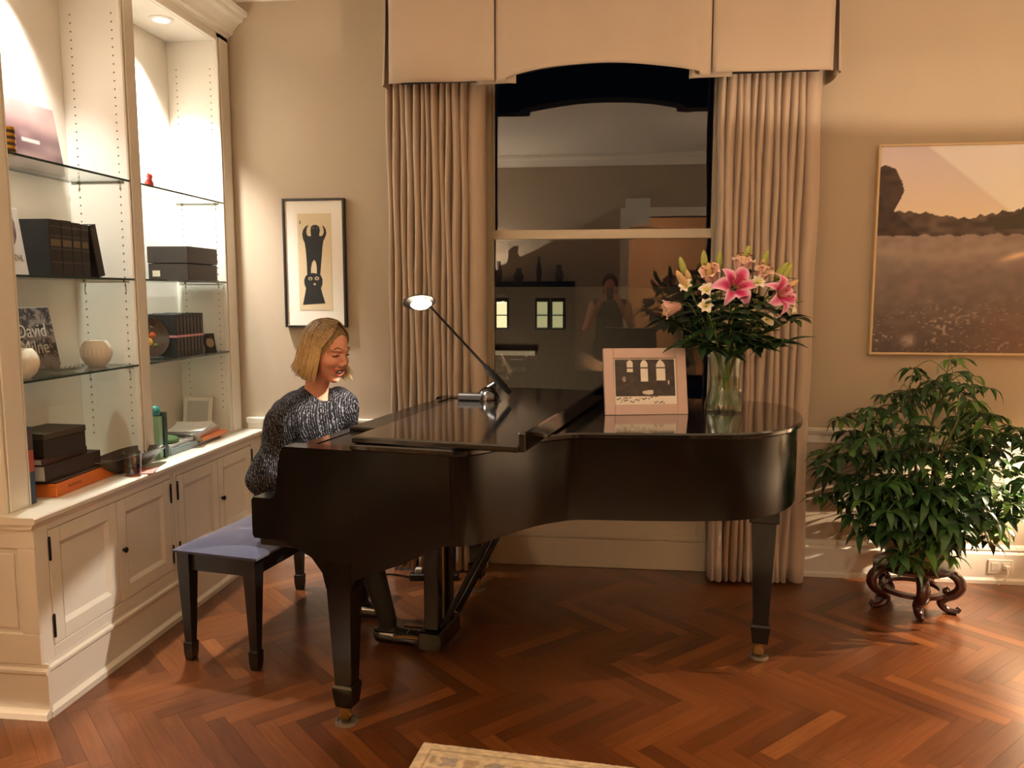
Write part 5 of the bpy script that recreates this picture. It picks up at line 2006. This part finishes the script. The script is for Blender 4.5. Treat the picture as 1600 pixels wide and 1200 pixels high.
def shaded_lamp(name, label, loc, zb, z0, r0, z1, r1, base_r, power, col):
    t = thing(name, label, 'lamp', loc)
    MB().lathe([(0, 0), (base_r, 0), (base_r, 0.012), (base_r * 0.5, 0.03), (0.016, 0.045), (0.011, 0.08), (0.011, zb - 0.08), (0.02, zb - 0.06), (0.02, zb - 0.035), (0, zb - 0.035)], 24).obj('base', m_brass, t, 40)
    MB().lathe([(r0, z0), (r1, z1), (r1 - 0.002, z1), (r0 - 0.002, z0), (r0, z0)], 40).obj('lamp_shade', m_shade, t, 60)
    MB().lathe([(0, zb - 0.034), (0.012, zb - 0.03), (0.028, zb), (0.02, zb + 0.022), (0, zb + 0.03)], 16).obj('bulb', m_bulb, t, 60)
    lamp(name + '_light', 'POINT', Vector(loc) + Vector((0, 0, zb + 0.045)), power, col, 0.004)
    return t


shaded_lamp('floor_lamp', 'brass floor lamp with a linen drum shade right of the camera', (1.95, 1.20, 0.0005), 1.36, 1.20, 0.27, 1.469, 0.22, 0.15, 135, WARM2)
tb = thing('side_table', 'small round wooden side table beyond the potted plant', 'table', (2.62, 3.92, 0.0005))
MB().lathe([(0, 0.52), (0.23, 0.52), (0.235, 0.53), (0.23, 0.545), (0, 0.545)], 36).obj('table_top', m_rose, tb, 40)
for k in range(3):
    a = 2 * math.pi * k / 3
    MB().tube([(0.05 * math.cos(a), 0.05 * math.sin(a), 0.52), (0.19 * math.cos(a), 0.19 * math.sin(a), 0.012)], [0.018, 0.012], 8).obj('leg', m_rose, tb, 40)
shaded_lamp('table_lamp', 'small brass table lamp on the side table behind the plant', (2.62, 3.92, 0.546), 0.42, 0.40, 0.19, 0.66, 0.035, 0.08, 170, WARM2)

shaded_lamp('floor_lamp', 'added brass floor lamp behind the camera, brightening room and ceiling', (-1.75, -0.85, 0.0005), 1.50, 1.36, 0.26, 1.66, 0.22, 0.15, 175, WARM)  # unseen lamp, added to raise the ambient light and the mirrored ceiling

cs_ = thing('console_table', 'narrow dark console table against the left wall beside the camera', 'table', (-2.20, 0.85, 0.0005))
bx('table_top', (-0.20, -0.45, 0.76), (0.16, 0.45, 0.79), m_rose, cs_, 0.004)
for sx in (-0.17, 0.13):
    for sy in (-0.42, 0.42):
        bx('leg', (sx - 0.02, sy - 0.02, 0), (sx + 0.02, sy + 0.02, 0.76), m_rose, cs_, 0.003)
shaded_lamp('table_lamp', 'brass table lamp on the console beside the camera', (-2.18, 0.85, 0.7905), 0.40, 0.30, 0.20, 0.56, 0.14, 0.09, 60, WARM2)

# room beyond the opening behind the camera, seen only in the window
lamp('far_room_light', 'POINT', (0.50, -3.1, 2.38), 130, WARM2, 0.03)
ch = thing('chandelier', 'small crystal chandelier of the far room, mirrored in the window', 'chandelier', (0.50, -3.1, ZC - 0.001))
MB().tube([(0, 0, 0), (0, 0, -0.75)], 0.008, 8).obj('rod', m_brass, ch, 60)
MB().lathe([(0.20, -0.76), (0.215, -0.76), (0.215, -0.745), (0.20, -0.745), (0.20, -0.76)], 24).obj('hoop', m_brass, ch, 40)
rg = random.Random(1)
cry = MB().lathe([(0, 0.018), (0.009, 0.006), (0.009, -0.006), (0, -0.022)], 6).mesh('crystal')
cry.materials.append(M('lit_crystal', (255, 250, 240), 0.1, emit=(255, 240, 214), estr=5))
for k in range(24):
    a = 2 * math.pi * k / 12
    r = 0.207 if k < 12 else 0.12
    o = link('crystal', cry, None, ch)
    o.location = (r * math.cos(a), r * math.sin(a), -0.79 if k < 12 else -0.85)
MB().tube([(-0.207, 0, -0.752), (0, 0, -0.74), (0.207, 0, -0.752)], 0.006, 6).obj('arm', m_brass, ch, 60)
t = thing('white_canvas', 'small white canvas high on the rear wall, mirrored in the window', 'picture', (0.33, YR, 2.34))
bx('canvas', (-0.13, 0.002, 0), (0.17, 0.03, 0.33), M('white_canvas', (226, 226, 222), 0.8), t, 0.003)
t = thing('wall_shelf', 'dark wall shelf with ornaments on the rear wall, mirrored in the window', 'shelf', (-0.95, YR, 1.62))
bx('board', (-0.55, 0.002, 0), (0.55, 0.25, 0.04), m_matblack, t, 0.004)
bx('cabinet', (-0.55, 0.002, -0.9), (0.55, 0.30, 0.0), M('dark_walnut', (40, 30, 24), 0.4), t, 0.004)
for k, (x, h, r) in enumerate(((-0.4, 0.25, 0.05), (-0.15, 0.16, 0.07), (0.1, 0.3, 0.04), (0.35, 0.2, 0.06))):
    v_ = thing('dark_vase', ('tall', 'squat', 'slim', 'round')[k] + ' dark vase on the rear wall shelf', 'vase', (-0.95 + x, YR + 0.13, 1.6605), 0, 'vases on the rear shelf')
    MB().lathe([(0, 0), (r * 0.7, 0), (r, h * 0.4), (r * 0.5, h * 0.8), (r * 0.6, h), (0, h)], 20).obj('body', M('grey_glaze', (86, 80, 78), 0.3), v_, 60)

# outside: neighbouring building with lit windows
bd = thing('neighbour_building', 'grey neighbouring building with lit windows seen through the glass', 'building', (-2.0, 13.0, 0))
m_fac = M('dark_facade', (100, 90, 80), 0.9, var=0.15)
bx('facade', (-3.0, 0, -8), (3.2, 1.0, 1.55), m_fac, bd, 0)
bx('ledge', (-3.0, -0.2, 0.52), (0.85, 0, 0.60), M('pale_ledge', (190, 184, 170), 0.8), bd, 0.01)
bx('parapet', (-3.0, -0.05, 1.55), (3.2, 0.3, 1.62), m_fac, bd, 0)
for k, (x, w_) in enumerate(((0.20, 0.17), (0.86, 0.17), (1.11, 0.17))):
    f_ = MB()
    f_.box((x - 0.03, -0.04, 0.93), (x, 0.02, 1.41), 0).box((x + w_, -0.04, 0.93), (x + w_ + 0.03, 0.02, 1.41), 0).box((x, -0.04, 1.38), (x + w_, 0.02, 1.41), 0).box((x, -0.04, 0.93), (x + w_, 0.02, 0.96), 0).box((x, -0.04, 1.155), (x + w_, 0.02, 1.17), 0)
    wf = f_.obj('window', m_matblack, bd)
    bx('pane', (x, -0.015, 0.96), (x + w_, 0.0, 1.38), M('lit_pane_%d' % (k > 0), (220, 210, 160), 0.4, emit=(255, 240, 180) if k == 0 else (168, 172, 128), estr=0.7 if k == 0 else 0.4), wf, 0)
lamp('facade_fill_light', 'POINT', (-1.6, 10.5, -0.5), 90, (1.0, 0.75, 0.45), 0.3)  # added point light that brightens the facade, no known lamp there

# ------------------------------------------------------------------ the pianist
HB = Vector((-1.447, 3.366, 0))            # below the hips, on the floor
pe = thing('person', 'laughing pianist with blonde bob in a black and white speckled dress', 'person', HB)
base = tuple(HB)

HC = np.array((-1.172, 3.25, 1.262))       # head centre
yawh = R(-21)                              # facing direction from +x
tilt = R(14)
fwd = np.array((math.cos(yawh) * math.cos(tilt), math.sin(yawh) * math.cos(tilt), -math.sin(tilt)))
upv = np.array((0.02, 0.0, 1.0))
lft = np.cross(upv, fwd)
lft /= np.linalg.norm(lft)
upv = np.cross(fwd, lft)
RH = np.stack([fwd, lft, upv], 1)          # columns: local axes


def hp_(x, y, z):
    return HC + RH @ np.array((x, y, z), float)


hips = np.array((-1.375, 3.335, 0.60))
waist = np.array((-1.355, 3.315, 0.77))
chest = np.array((-1.310, 3.295, 0.935))
nbase = np.array((-1.235, 3.285, 1.065))
phi = R(26)                                # torso turned toward the room
tl = np.array((math.sin(phi), math.cos(phi), 0))       # towards her left
tf = np.array((math.cos(phi), -math.sin(phi), 0))
RT = np.stack([tf, tl, (0, 0, 1)], 1)
lsh, rsh = nbase + tl * 0.148 + np.array((-0.015, 0, -0.062)), nbase - tl * 0.145 + np.array((-0.015, 0, -0.085))
relb, lelb = np.array((-1.405, 3.085, 0.745)), np.array((-1.18, 3.54, 0.78))
rwr, lwr = np.array(pw(-0.125, 0.50, 0.775)), np.array(pw(-0.115, 0.86, 0.775))
rhip, lhip = hips + np.array((0.03, -0.085, -0.03)), hips + np.array((0.045, 0.085, -0.03))
rkn, lkn = np.array((-1.015, 3.225, 0.515)), np.array((-1.03, 3.47, 0.52))
rank, lank = np.array((-0.925, 3.235, 0.098)), np.array((-1.13, 3.50, 0.095))

xs = rows((-1.62, -1.30, 0.007), (-1.30, -1.03, 0.0025), (-1.02, -0.74, 0.006))
ys = rows((2.98, 3.12, 0.006), (3.13, 3.37, 0.0025), (3.38, 3.66, 0.006))
zs = rows((0.0, 1.10, 0.006), (1.10, 1.40, 0.0025))


def legs(S, e):
    for hp0, kn, an in ((rhip, rkn, rank), (lhip, lkn, lank)):
        S.cone(hp0, kn, 0.085 + e, 0.058 + e, 0.03)
        calf = kn + (an - kn) * 0.33 + np.array((-0.018, 0, 0))
        S.cone(kn, calf, 0.056 + e, 0.055 + e, 0.02).cone(calf, an, 0.053 + e, 0.034 + e, 0.02)
        toe = an + np.array((0.115, -0.012 if kn is rkn else 0.0, -0.062))
        S.cone(an + np.array((-0.025, 0, -0.055)), toe, 0.032 + e, 0.026 + e, 0.02)
    return S


def hand(S, w, side):
    """palm and five bent fingers resting on the keys"""
    f_ = np.array((math.cos(-TH), math.sin(-TH), 0))
    s_ = np.array((math.sin(TH), math.cos(TH), 0)) * side      # towards the thumb side
    pal = w + f_ * 0.075 + np.array((0, 0, 0.004))
    S.cone(w, w + f_ * 0.03, 0.024, 0.026, 0.012)
    S.cone(w + f_ * 0.035 + s_ * 0.016, pal + s_ * 0.022, 0.017, 0.014, 0.012)
    S.cone(w + f_ * 0.035 - s_ * 0.016, pal - s_ * 0.024, 0.016, 0.013, 0.012)
    for k, (o_, L_) in enumerate(((0.029, 0.062), (0.010, 0.070), (-0.010, 0.065), (-0.029, 0.050))):
        a = pal + s_ * o_
        m1 = a + f_ * L_ * 0.45 + s_ * o_ * 0.12 + np.array((0, 0, 0.006))
        m2 = a + f_ * L_ * 0.8 + s_ * o_ * 0.2 + np.array((0, 0, -0.010))
        m3 = a + f_ * L_ * 0.95 + s_ * o_ * 0.22 + np.array((0, 0, -0.030))
        S.chain([a, m1, m2, m3], [0.0095, 0.0088, 0.0082, 0.007], 0.004)
    t0 = w + f_ * 0.03 + s_ * 0.022
    S.chain([t0, t0 + f_ * 0.03 + s_ * 0.022 - np.array((0, 0, 0.008)), t0 + f_ * 0.06 + s_ * 0.030 - np.array((0, 0, 0.020))], [0.013, 0.010, 0.0085], 0.006)


S = SDF(xs, ys, zs)
S.ell(hips, (0.12, 0.165, 0.115), RT, 0.04).cone(hips, waist, 0.12, 0.105, 0.05)
S.ell(chest, (0.092, 0.135, 0.13), RT, 0.05).cone(waist, chest, 0.105, 0.11, 0.05)
for s_ in (-1, 1):
    S.ell(chest + tf * 0.07 + tl * 0.06 * s_ + np.array((0, 0, -0.01)), (0.05, 0.055, 0.055), RT, 0.04)
S.cone(lsh, rsh, 0.048, 0.048, 0.05)
S.chain([nbase + np.array((-0.01, 0, -0.02)), hp_(-0.025, 0, -0.07)], [0.052, 0.048], 0.03)
for sh, el, wr in ((rsh, relb, rwr), (lsh, lelb, lwr)):
    S.cone(sh, el, 0.048, 0.036, 0.03).cone(el, wr, 0.037, 0.024, 0.015)
hand(S, rwr, 1)
hand(S, lwr, -1)
legs(S, 0)
# head and face
S.ell(hp_(-0.012, 0, 0.024), (0.098, 0.076, 0.094), RH, 0.02)
S.ell(hp_(0.022, 0, -0.036), (0.066, 0.060, 0.080), RH, 0.025)
S.ell(hp_(0.060, 0, -0.104), (0.022, 0.024, 0.016), RH, 0.022)
for s_ in (-1, 1):
    S.ell(hp_(0.058, 0.040 * s_, -0.028), (0.026, 0.024, 0.022), RH, 0.016)
    S.ell(hp_(0.092, 0.032 * s_, 0.010), (0.014, 0.018, 0.010), RH, 0.010, cut=True)
    S.ell(hp_(0.071, 0.032 * s_, 0.006), (0.013, 0.016, 0.012), RH, 0.004)
    S.cone(hp_(0.084, 0.014 * s_, 0.028), hp_(0.070, 0.052 * s_, 0.026), 0.006, 0.005, 0.012)
    S.ell(hp_(0.000, 0.076 * s_, -0.012), (0.016, 0.008, 0.030), RH, 0.006)
    S.ell(hp_(0.094, 0.012 * s_, -0.034), (0.011, 0.008, 0.008), RH, 0.006)
S.cone(hp_(0.082, 0, 0.018), hp_(0.1015, 0, -0.025), 0.0065, 0.0105, 0.010)
S.ell(hp_(0.078, 0, -0.066), (0.017, 0.030, 0.020), RH, 0.014)
for (my, mz, ry, rz_) in ((0.0, -0.068, 0.021, 0.0115), (0.014, -0.064, 0.017, 0.008), (-0.014, -0.064, 0.017, 0.008)):
    S.ell(hp_(0.096, my, mz), (0.020, ry, rz_), RH, 0.003, cut=True)


def surf(y, z, off=0.001):
    """point on the face at head-local y, z"""
    xs_ = np.arange(0.14, 0.0, -0.0008)
    P = np.array([hp_(x, y, z) for x in xs_])
    val_ = []
    ix = [np.interp(P[:, d], a, np.arange(len(a))) for d, a in enumerate((S.x, S.y, S.z))]
    i0 = [np.floor(q).astype(int) for q in ix]
    fr_ = [q - i for q, i in zip(ix, i0)]
    v_ = 0
    for dx in (0, 1):
        for dy in (0, 1):
            for dz in (0, 1):
                w_ = (fr_[0] if dx else 1 - fr_[0]) * (fr_[1] if dy else 1 - fr_[1]) * (fr_[2] if dz else 1 - fr_[2])
                v_ = v_ + w_ * S.F[i0[0] + dx, i0[1] + dy, i0[2] + dz]
    k_ = np.argmax(v_ < 0)
    return hp_(xs_[k_] + off, y, z) - np.array(base)


m_skin = M('skin', (212, 148, 120), 0.5, var=0.08, scale=30)
m_skin.node_tree.nodes['Principled BSDF'].inputs['Subsurface Weight'].default_value = 0.12
m_skin.node_tree.nodes['Principled BSDF'].inputs['Subsurface Radius'].default_value = (0.012, 0.005, 0.003)
m_brow = M('brow_hair', (112, 80, 52), 0.8)
m_lash = M('dark_lash', (46, 28, 22), 0.7)
m_lip = M('rosy_lip', (188, 92, 84), 0.35)
me = S.mesh('body', base)
body = link('body', me, [m_skin, m_lip, M('mouth_dark', (64, 18, 18), 0.6)], pe)
nP = len(me.polygons)
cen = np.zeros(nP * 3)
me.polygons.foreach_get('center', cen)
q = (cen.reshape(-1, 3) + np.array(base) - HC) @ RH
mi_ = np.zeros(nP, int)
yy, zz = q[:, 1], q[:, 2]
rad = np.sqrt((yy / 0.029) ** 2 + ((zz + 0.0675 - 9.0 * yy ** 2) / 0.0105) ** 2)
front = q[:, 0] > 0.055
mi_[front & (rad < 1.28)] = 1
mi_[front & (rad < 0.93)] = 2
me.polygons.foreach_set('material_index', mi_)
for s_ in (-1, 1):
    MB().tube(spline([surf(0.013 * s_, 0.031), surf(0.032 * s_, 0.038), surf(0.052 * s_, 0.030)], 10), [0.0016 + 0.0014 * math.sin(math.pi * i / 10) for i in range(11)], 6).obj('eyebrow', m_brow, pe, 60)
    MB().tube(spline([surf(0.018 * s_, 0.001), surf(0.025 * s_, 0.006), surf(0.033 * s_, 0.0075), surf(0.041 * s_, 0.0055), surf(0.048 * s_, -0.001)], 12), [0.0011 + 0.0014 * math.sin(math.pi * i / 12) for i in range(13)], 6).obj('eyelash', m_lash, pe, 60)
tp = []
for a in np.linspace(-1, 1, 13):
    tp.append(hp_(0.0845 - 0.011 * a * a, 0.0255 * a, -0.0605 + 0.006 * a * a) - np.array(base))
dn_ = RH @ np.array((-0.001, 0, -1.0))
V = [tuple(p) for p in tp] + [tuple(p + dn_ * (0.0095 - 0.005 * a * a)) for p, a in zip(tp, np.linspace(-1, 1, 13))]
bk_ = RH @ np.array((-0.004, 0, 0))
V += [tuple(np.array(p) + bk_) for p in V]
F = [[i, i + 1, 14 + i, 13 + i] for i in range(12)] + [[26 + i, 39 + i, 40 + i, 27 + i] for i in range(12)] + [[13 + i, 14 + i, 40 + i, 39 + i] for i in range(12)] + [[i, 26 + i, 27 + i, i + 1] for i in range(12)]
MB().add(V, F).obj('teeth', M('tooth', (244, 234, 218), 0.25), pe, 60)

# hair: cap, bob and loose strands


def hairmat(name, roots, ends):
    m = M(name, roots, 0.45, spec=0.35)
    nt = m.node_tree
    tc = nt.nodes.new('ShaderNodeTexCoord')
    sp = nt.nodes.new('ShaderNodeSeparateXYZ')
    nt.links.new(tc.outputs['Object'], sp.inputs[0])
    mr = nt.nodes.new('ShaderNodeMapRange')
    mr.inputs[1].default_value = 1.37
    mr.inputs[2].default_value = 1.16
    nt.links.new(sp.outputs[2], mr.inputs[0])
    nz = nt.nodes.new('ShaderNodeTexNoise')
    nz.inputs['Scale'].default_value = 70
    nt.links.new(tc.outputs['Object'], nz.inputs['Vector'])
    ad = nt.nodes.new('ShaderNodeMath')
    ad.operation = 'MULTIPLY_ADD'
    ad.inputs[1].default_value = 0.7
    nt.links.new(nz.outputs['Fac'], ad.inputs[0])
    nt.links.new(mr.outputs[0], ad.inputs[2])
    rp = nt.nodes.new('ShaderNodeValToRGB')
    rp.color_ramp.elements[0].position = 0.25
    rp.color_ramp.elements[0].color = lin(roots)
    rp.color_ramp.elements[1].position = 1.15
    rp.color_ramp.elements[1].color = lin(ends)
    nt.links.new(ad.outputs[0], rp.inputs[0])
    nt.links.new(rp.outputs[0], nt.nodes['Principled BSDF'].inputs['Base Color'])
    return m


m_hair = hairmat('blonde_hair', (84, 62, 42), (176, 142, 94))
HX = [np.arange(HC[i] - 0.20, HC[i] + 0.20, 0.0035) for i in range(3)]
S = SDF(*HX)
S.ell(hp_(-0.018, 0, 0.030), (0.103, 0.083, 0.098), RH, 0.01)
S.ell(hp_(-0.056, 0, -0.042), (0.058, 0.078, 0.080), RH, 0.03)
S.ell(hp_(-0.034, -0.076, -0.055), (0.044, 0.018, 0.075), RH, 0.02)
S.ell(hp_(-0.010, 0.078, -0.055), (0.050, 0.020, 0.075), RH, 0.02)
S.ell(hp_(0.100, 0.000, -0.022), (0.080, 0.076, 0.126), RH, 0.004, cut=True)
S.ell(hp_(-0.01, 0.0, -0.175), (0.060, 0.062, 0.080), RH, 0.012, cut=True)
X, Y, Z = np.meshgrid(*[a.astype(np.float32) for a in HX], indexing='ij')
Pq = np.stack([X - HC[0], Y - HC[1], Z - HC[2]], -1) @ RH
ang = np.arctan2(Pq[..., 1], Pq[..., 0] + 0.02)
S.F += (0.0016 * np.sin(40 * ang + 12 * Pq[..., 2])).astype(np.float32)
hair = link('hair', S.mesh('hair', base), m_hair, pe)
rg = random.Random(12)
st_ = MB()
for k in range(640):
    front_ = k >= 450
    if front_:
        side = 1 if k % 3 == 0 else -1
        a0 = R(rg.uniform(4, 62)) * side
        a = (R(66) + (abs(a0) - R(4)) * 0.35) * side
    else:
        a = rg.uniform(R(64), R(296))
        a0 = a
        side = 1 if a < math.pi else -1
    ca, sa = math.cos(a), math.sin(a)
    th0 = rg.uniform(R(4), R(16))
    pts = []
    grow = 1.0 + rg.uniform(0.0, 0.035)
    part = np.array((0.0, 0.018, 0.0))
    th1 = R(94)
    for i in range(7):
        th = th0 + (th1 - th0) * i / 6
        f = min(1, i / 2.0)
        az_ = a0 + (a - a0) * (i / 6) ** 0.8
        p_ = np.array((-0.016 + 0.107 * grow * math.sin(th) * math.cos(az_), 0.0866 * grow * math.sin(th) * math.sin(az_), 0.030 + 0.102 * grow * math.cos(th)))
        pts.append(p_ + part * (1 - f))
    end = pts[-1]
    ln = rg.uniform(0.105, 0.150)
    wv, ph_ = rg.uniform(0.002, 0.009), rg.uniform(0, 6.28)
    flare = rg.uniform(-0.014, 0.016) + (0.018 if side > 0 and ca > -0.3 else 0)
    fw_ = (0.028 if side > 0 and ca > -0.2 else -0.004)
    for i in range(1, 7):
        s = i / 6
        out = flare * s ** 2.2 + wv * math.sin(5 * s + ph_)
        pts.append(end + np.array((ca * out + fw_ * s * s, sa * out, -ln * s)))
    p = spline([hp_(*q_) - np.array(base) for q_ in pts], 20)
    r0 = rg.uniform(0.0018, 0.0032)
    st_.tube(p, [r0 * (0.55 + 0.45 * math.sin(math.pi * min(1, i / 20 * 0.8 + 0.2)) - 0.30 * max(0, i / 20 - 0.75) * 4 * 0.6) for i in range(21)], 5)
st_.obj('hair_strands', hairmat('blonde_strands', (100, 76, 50), (216, 186, 134)), pe, 180)

# dress
def dressmat():
    m = M('speckled_knit', (22, 22, 26), 0.85, spec=0.2)
    nt = m.node_tree
    tc = nt.nodes.new('ShaderNodeTexCoord')
    mp = nt.nodes.new('ShaderNodeMapping')
    mp.inputs['Scale'].default_value = (1, 1, 0.45)
    mp.inputs['Rotation'].default_value = (0, 0.18, 0)
    nt.links.new(tc.outputs['Object'], mp.inputs[0])
    wv = nt.nodes.new('ShaderNodeTexWave')
    wv.inputs['Scale'].default_value = 46
    wv.inputs['Distortion'].default_value = 5.0
    wv.inputs['Detail'].default_value = 2
    wv.inputs['Detail Scale'].default_value = 2.0
    nt.links.new(mp.outputs[0], wv.inputs['Vector'])
    nz = nt.nodes.new('ShaderNodeTexNoise')
    nz.inputs['Scale'].default_value = 120
    nz.inputs['Detail'].default_value = 2
    nt.links.new(tc.outputs['Object'], nz.inputs['Vector'])
    mu = nt.nodes.new('ShaderNodeMath')
    mu.operation = 'MULTIPLY'
    nt.links.new(wv.outputs['Fac'], mu.inputs[0])
    nt.links.new(nz.outputs['Fac'], mu.inputs[1])
    rp = nt.nodes.new('ShaderNodeValToRGB')
    rp.color_ramp.elements[0].position = 0.37
    rp.color_ramp.elements[0].color = lin((9, 9, 12))
    rp.color_ramp.elements[1].position = 0.60
    rp.color_ramp.elements[1].color = lin((124, 120, 126))
    nt.links.new(mu.outputs[0], rp.inputs[0])
    nt.links.new(rp.outputs[0], nt.nodes['Principled BSDF'].inputs['Base Color'])
    return m


S = SDF(np.arange(-1.66, -0.88, 0.0065), np.arange(2.95, 3.70, 0.0065), np.arange(0.40, 1.14, 0.0065))
e = 0.016
S.ell(hips, (0.13 + e, 0.17 + e, 0.12), RT, 0.04).cone(hips, waist, 0.12 + e, 0.112 + e, 0.05)
S.ell(chest, (0.10 + e, 0.142 + e, 0.14), RT, 0.05).cone(waist, chest, 0.112 + e, 0.112 + e, 0.05)
for s_ in (-1, 1):
    S.ell(chest + tf * 0.07 + tl * 0.06 * s_ + np.array((0, 0, -0.01)), (0.05 + e, 0.055 + e, 0.055 + e), RT, 0.05)
S.cone(lsh, rsh, 0.050 + e * 0.5, 0.050 + e * 0.5, 0.05)
for sh in (lsh, rsh):
    S.cone(nbase + np.array((-0.02, 0, -0.03)), sh, 0.050, 0.056, 0.08)
for sh, el, wr in ((rsh, relb, rwr), (lsh, lelb, lwr)):
    w2 = el + (wr - el) * 0.86
    S.cone(sh, el, 0.044 + e, 0.046 + e, 0.07).cone(el, w2, 0.046 + e, 0.028 + e, 0.02)
S.cone(rhip, rhip + (rkn - rhip) * 0.92, 0.095 + e, 0.072 + e, 0.05).cone(lhip, lhip + (lkn - lhip) * 0.92, 0.095 + e, 0.072 + e, 0.05)
X, Y, Z = np.meshgrid(S.x, S.y, S.z, indexing='ij')
S.F += 0.0035 * np.sin(70 * (X * 0.6 + Y) + 9 * Z) + 0.003 * np.sin(42 * (Z + 0.6 * X) + 20 * Y) * np.clip((0.95 - Z) / 0.2, 0, 1)
dn = np.sqrt((X - nbase[0] - 0.035) ** 2 + (Y - nbase[1] + 0.012) ** 2 + (Z - nbase[2] - 0.045) ** 2) - 0.066
S.F = np.maximum(S.F, -dn)                                  # neckline
S.F = np.maximum(S.F, 0.5095 - Z + 0.25 * np.clip(X + 1.27, 0, 1) * 0.9)       # hem resting on the seat
link('dress', S.mesh('dress', base), dressmat(), pe)
# tights and shoes
S = SDF(np.arange(-1.50, -0.74, 0.007), np.arange(3.05, 3.66, 0.007), np.arange(0.0, 0.72, 0.007))
legs(S, 0.0035)
X, Y, Z = np.meshgrid(S.x, S.y, S.z, indexing='ij')
S.F = np.maximum(S.F, X * 0 + (-1.36 - X))
link('tights', S.mesh('tights', base), M('black_tights', (13, 12, 13), 0.6), pe)
for nm, an, dy in (('right', rank, -0.012), ('left', lank, 0.0)):
    S = SDF(np.arange(an[0] - 0.09, an[0] + 0.20, 0.004), np.arange(an[1] - 0.07, an[1] + 0.07, 0.004), np.arange(-0.004, 0.09, 0.004))
    S.cone(an + np.array((-0.026, 0, -0.055)), an + np.array((0.13, dy, -0.068)), 0.042, 0.034, 0.02)
    X, Y, Z = np.meshgrid(S.x, S.y, S.z, indexing='ij')
    S.F = np.maximum(S.F, 0.002 - Z)
    S.F = np.maximum(S.F, Z - 0.062 + 0.10 * np.clip(X - an[0] - 0.03, 0, 0.04))
    so = link('shoe', S.mesh('shoe', base), M('black_patent', (16, 14, 14), 0.15, coat=0.8), pe)
    tip = an + np.array((0.085, dy * 0.6, 0.0)) - np.array(base)
    MB().tube([(tip[0], tip[1] - 0.034, 0.045), (tip[0] + 0.01, tip[1] - 0.012, 0.064), (tip[0] + 0.01, tip[1] + 0.012, 0.064), (tip[0], tip[1] + 0.034, 0.045)], 0.005, 6).obj('shoe_strap', M('silver_trim', (190, 184, 176), 0.25, 0.8), so, 60)

# ------------------------------------------------------------------ the photographer, seen only mirrored in the window
PB = Vector((0.02, -0.42, 0.0))
pg = thing('person', 'photographer in dark clothes holding up a phone, mirrored in the window', 'person', PB)
S = SDF(np.arange(-0.42, 0.421, 0.011), np.arange(-0.28, 0.45, 0.011), np.arange(0.0, 1.74, 0.011))
S.chain([(0, 0, 0.95), (0, 0, 1.10), (0, 0, 1.30)], [0.15, 0.13, 0.14], 0.06).cone((-0.16, 0, 1.38), (0.16, 0, 1.38), 0.06, 0.06, 0.06).cone((0, 0, 1.40), (0, 0.02, 1.52), 0.055, 0.05, 0.03)
S.ell((0, 0.03, 1.60), (0.078, 0.098, 0.118), k=0.02).ell((0, 0.128, 1.585), (0.012, 0.018, 0.02), k=0.01)
for s_ in (-1, 1):
    S.cone((s_ * 0.09, 0, 0.92), (s_ * 0.10, 0.02, 0.50), 0.09, 0.06, 0.03).cone((s_ * 0.10, 0.02, 0.50), (s_ * 0.11, -0.02, 0.08), 0.058, 0.04, 0.02).cone((s_ * 0.11, -0.03, 0.04), (s_ * 0.12, 0.15, 0.035), 0.04, 0.034, 0.02)
    S.cone((s_ * 0.19, 0, 1.37), (s_ * 0.26, 0.10, 1.12), 0.05, 0.04, 0.03).cone((s_ * 0.26, 0.10, 1.12), (s_ * 0.09, 0.31, 1.44), 0.04, 0.028, 0.02)
    for k in range(4):
        S.cone((s_ * 0.09, 0.315, 1.435 + 0.018 * k), (s_ * 0.045, 0.335 + 0.01, 1.455 + 0.018 * k), 0.012, 0.009, 0.004)
    S.cone((s_ * 0.085, 0.31, 1.44), (s_ * 0.05, 0.30, 1.49), 0.012, 0.009, 0.004)
link('body', S.mesh('body'), M('skin_dim', (196, 140, 114), 0.5), pg)
S2 = SDF(S.x, S.y, S.z)
S2.chain([(0, 0, 0.93), (0, 0, 1.10), (0, 0, 1.30)], [0.165, 0.145, 0.155], 0.06).cone((-0.15, 0, 1.385), (0.15, 0, 1.385), 0.066, 0.066, 0.06)
for s_ in (-1, 1):
    S2.cone((s_ * 0.09, 0, 0.92), (s_ * 0.10, 0.02, 0.50), 0.10, 0.07, 0.03).cone((s_ * 0.10, 0.02, 0.50), (s_ * 0.11, -0.02, 0.10), 0.068, 0.055, 0.02)
X, Y, Z = np.meshgrid(S2.x, S2.y, S2.z, indexing='ij')
S2.F = np.maximum(S2.F, 0.055 - np.sqrt(X ** 2 + (Y - 0.03) ** 2 + (Z - 1.47) ** 2) + 0.02)
link('clothes', S2.mesh('clothes'), M('navy_cloth', (30, 32, 40), 0.85), pg)
S3 = SDF(np.arange(-0.12, 0.121, 0.007), np.arange(-0.14, 0.16, 0.007), np.arange(1.36, 1.76, 0.007))
S3.ell((0, 0.015, 1.625), (0.090, 0.105, 0.112), k=0.02).ell((0, -0.03, 1.52), (0.085, 0.07, 0.12), k=0.03).ell((0, 0.13, 1.57), (0.066, 0.07, 0.10), k=0.01, cut=True)
link('hair', S3.mesh('hair'), M('brown_hair', (96, 66, 44), 0.5), pg)
ph_ = thing('phone', 'black phone in the photographer\'s raised hands', 'phone', (0.02, -0.075, 1.43))
bx('case', (-0.037, -0.012, 0), (0.037, -0.003, 0.148), m_matblack, ph_, 0.003)
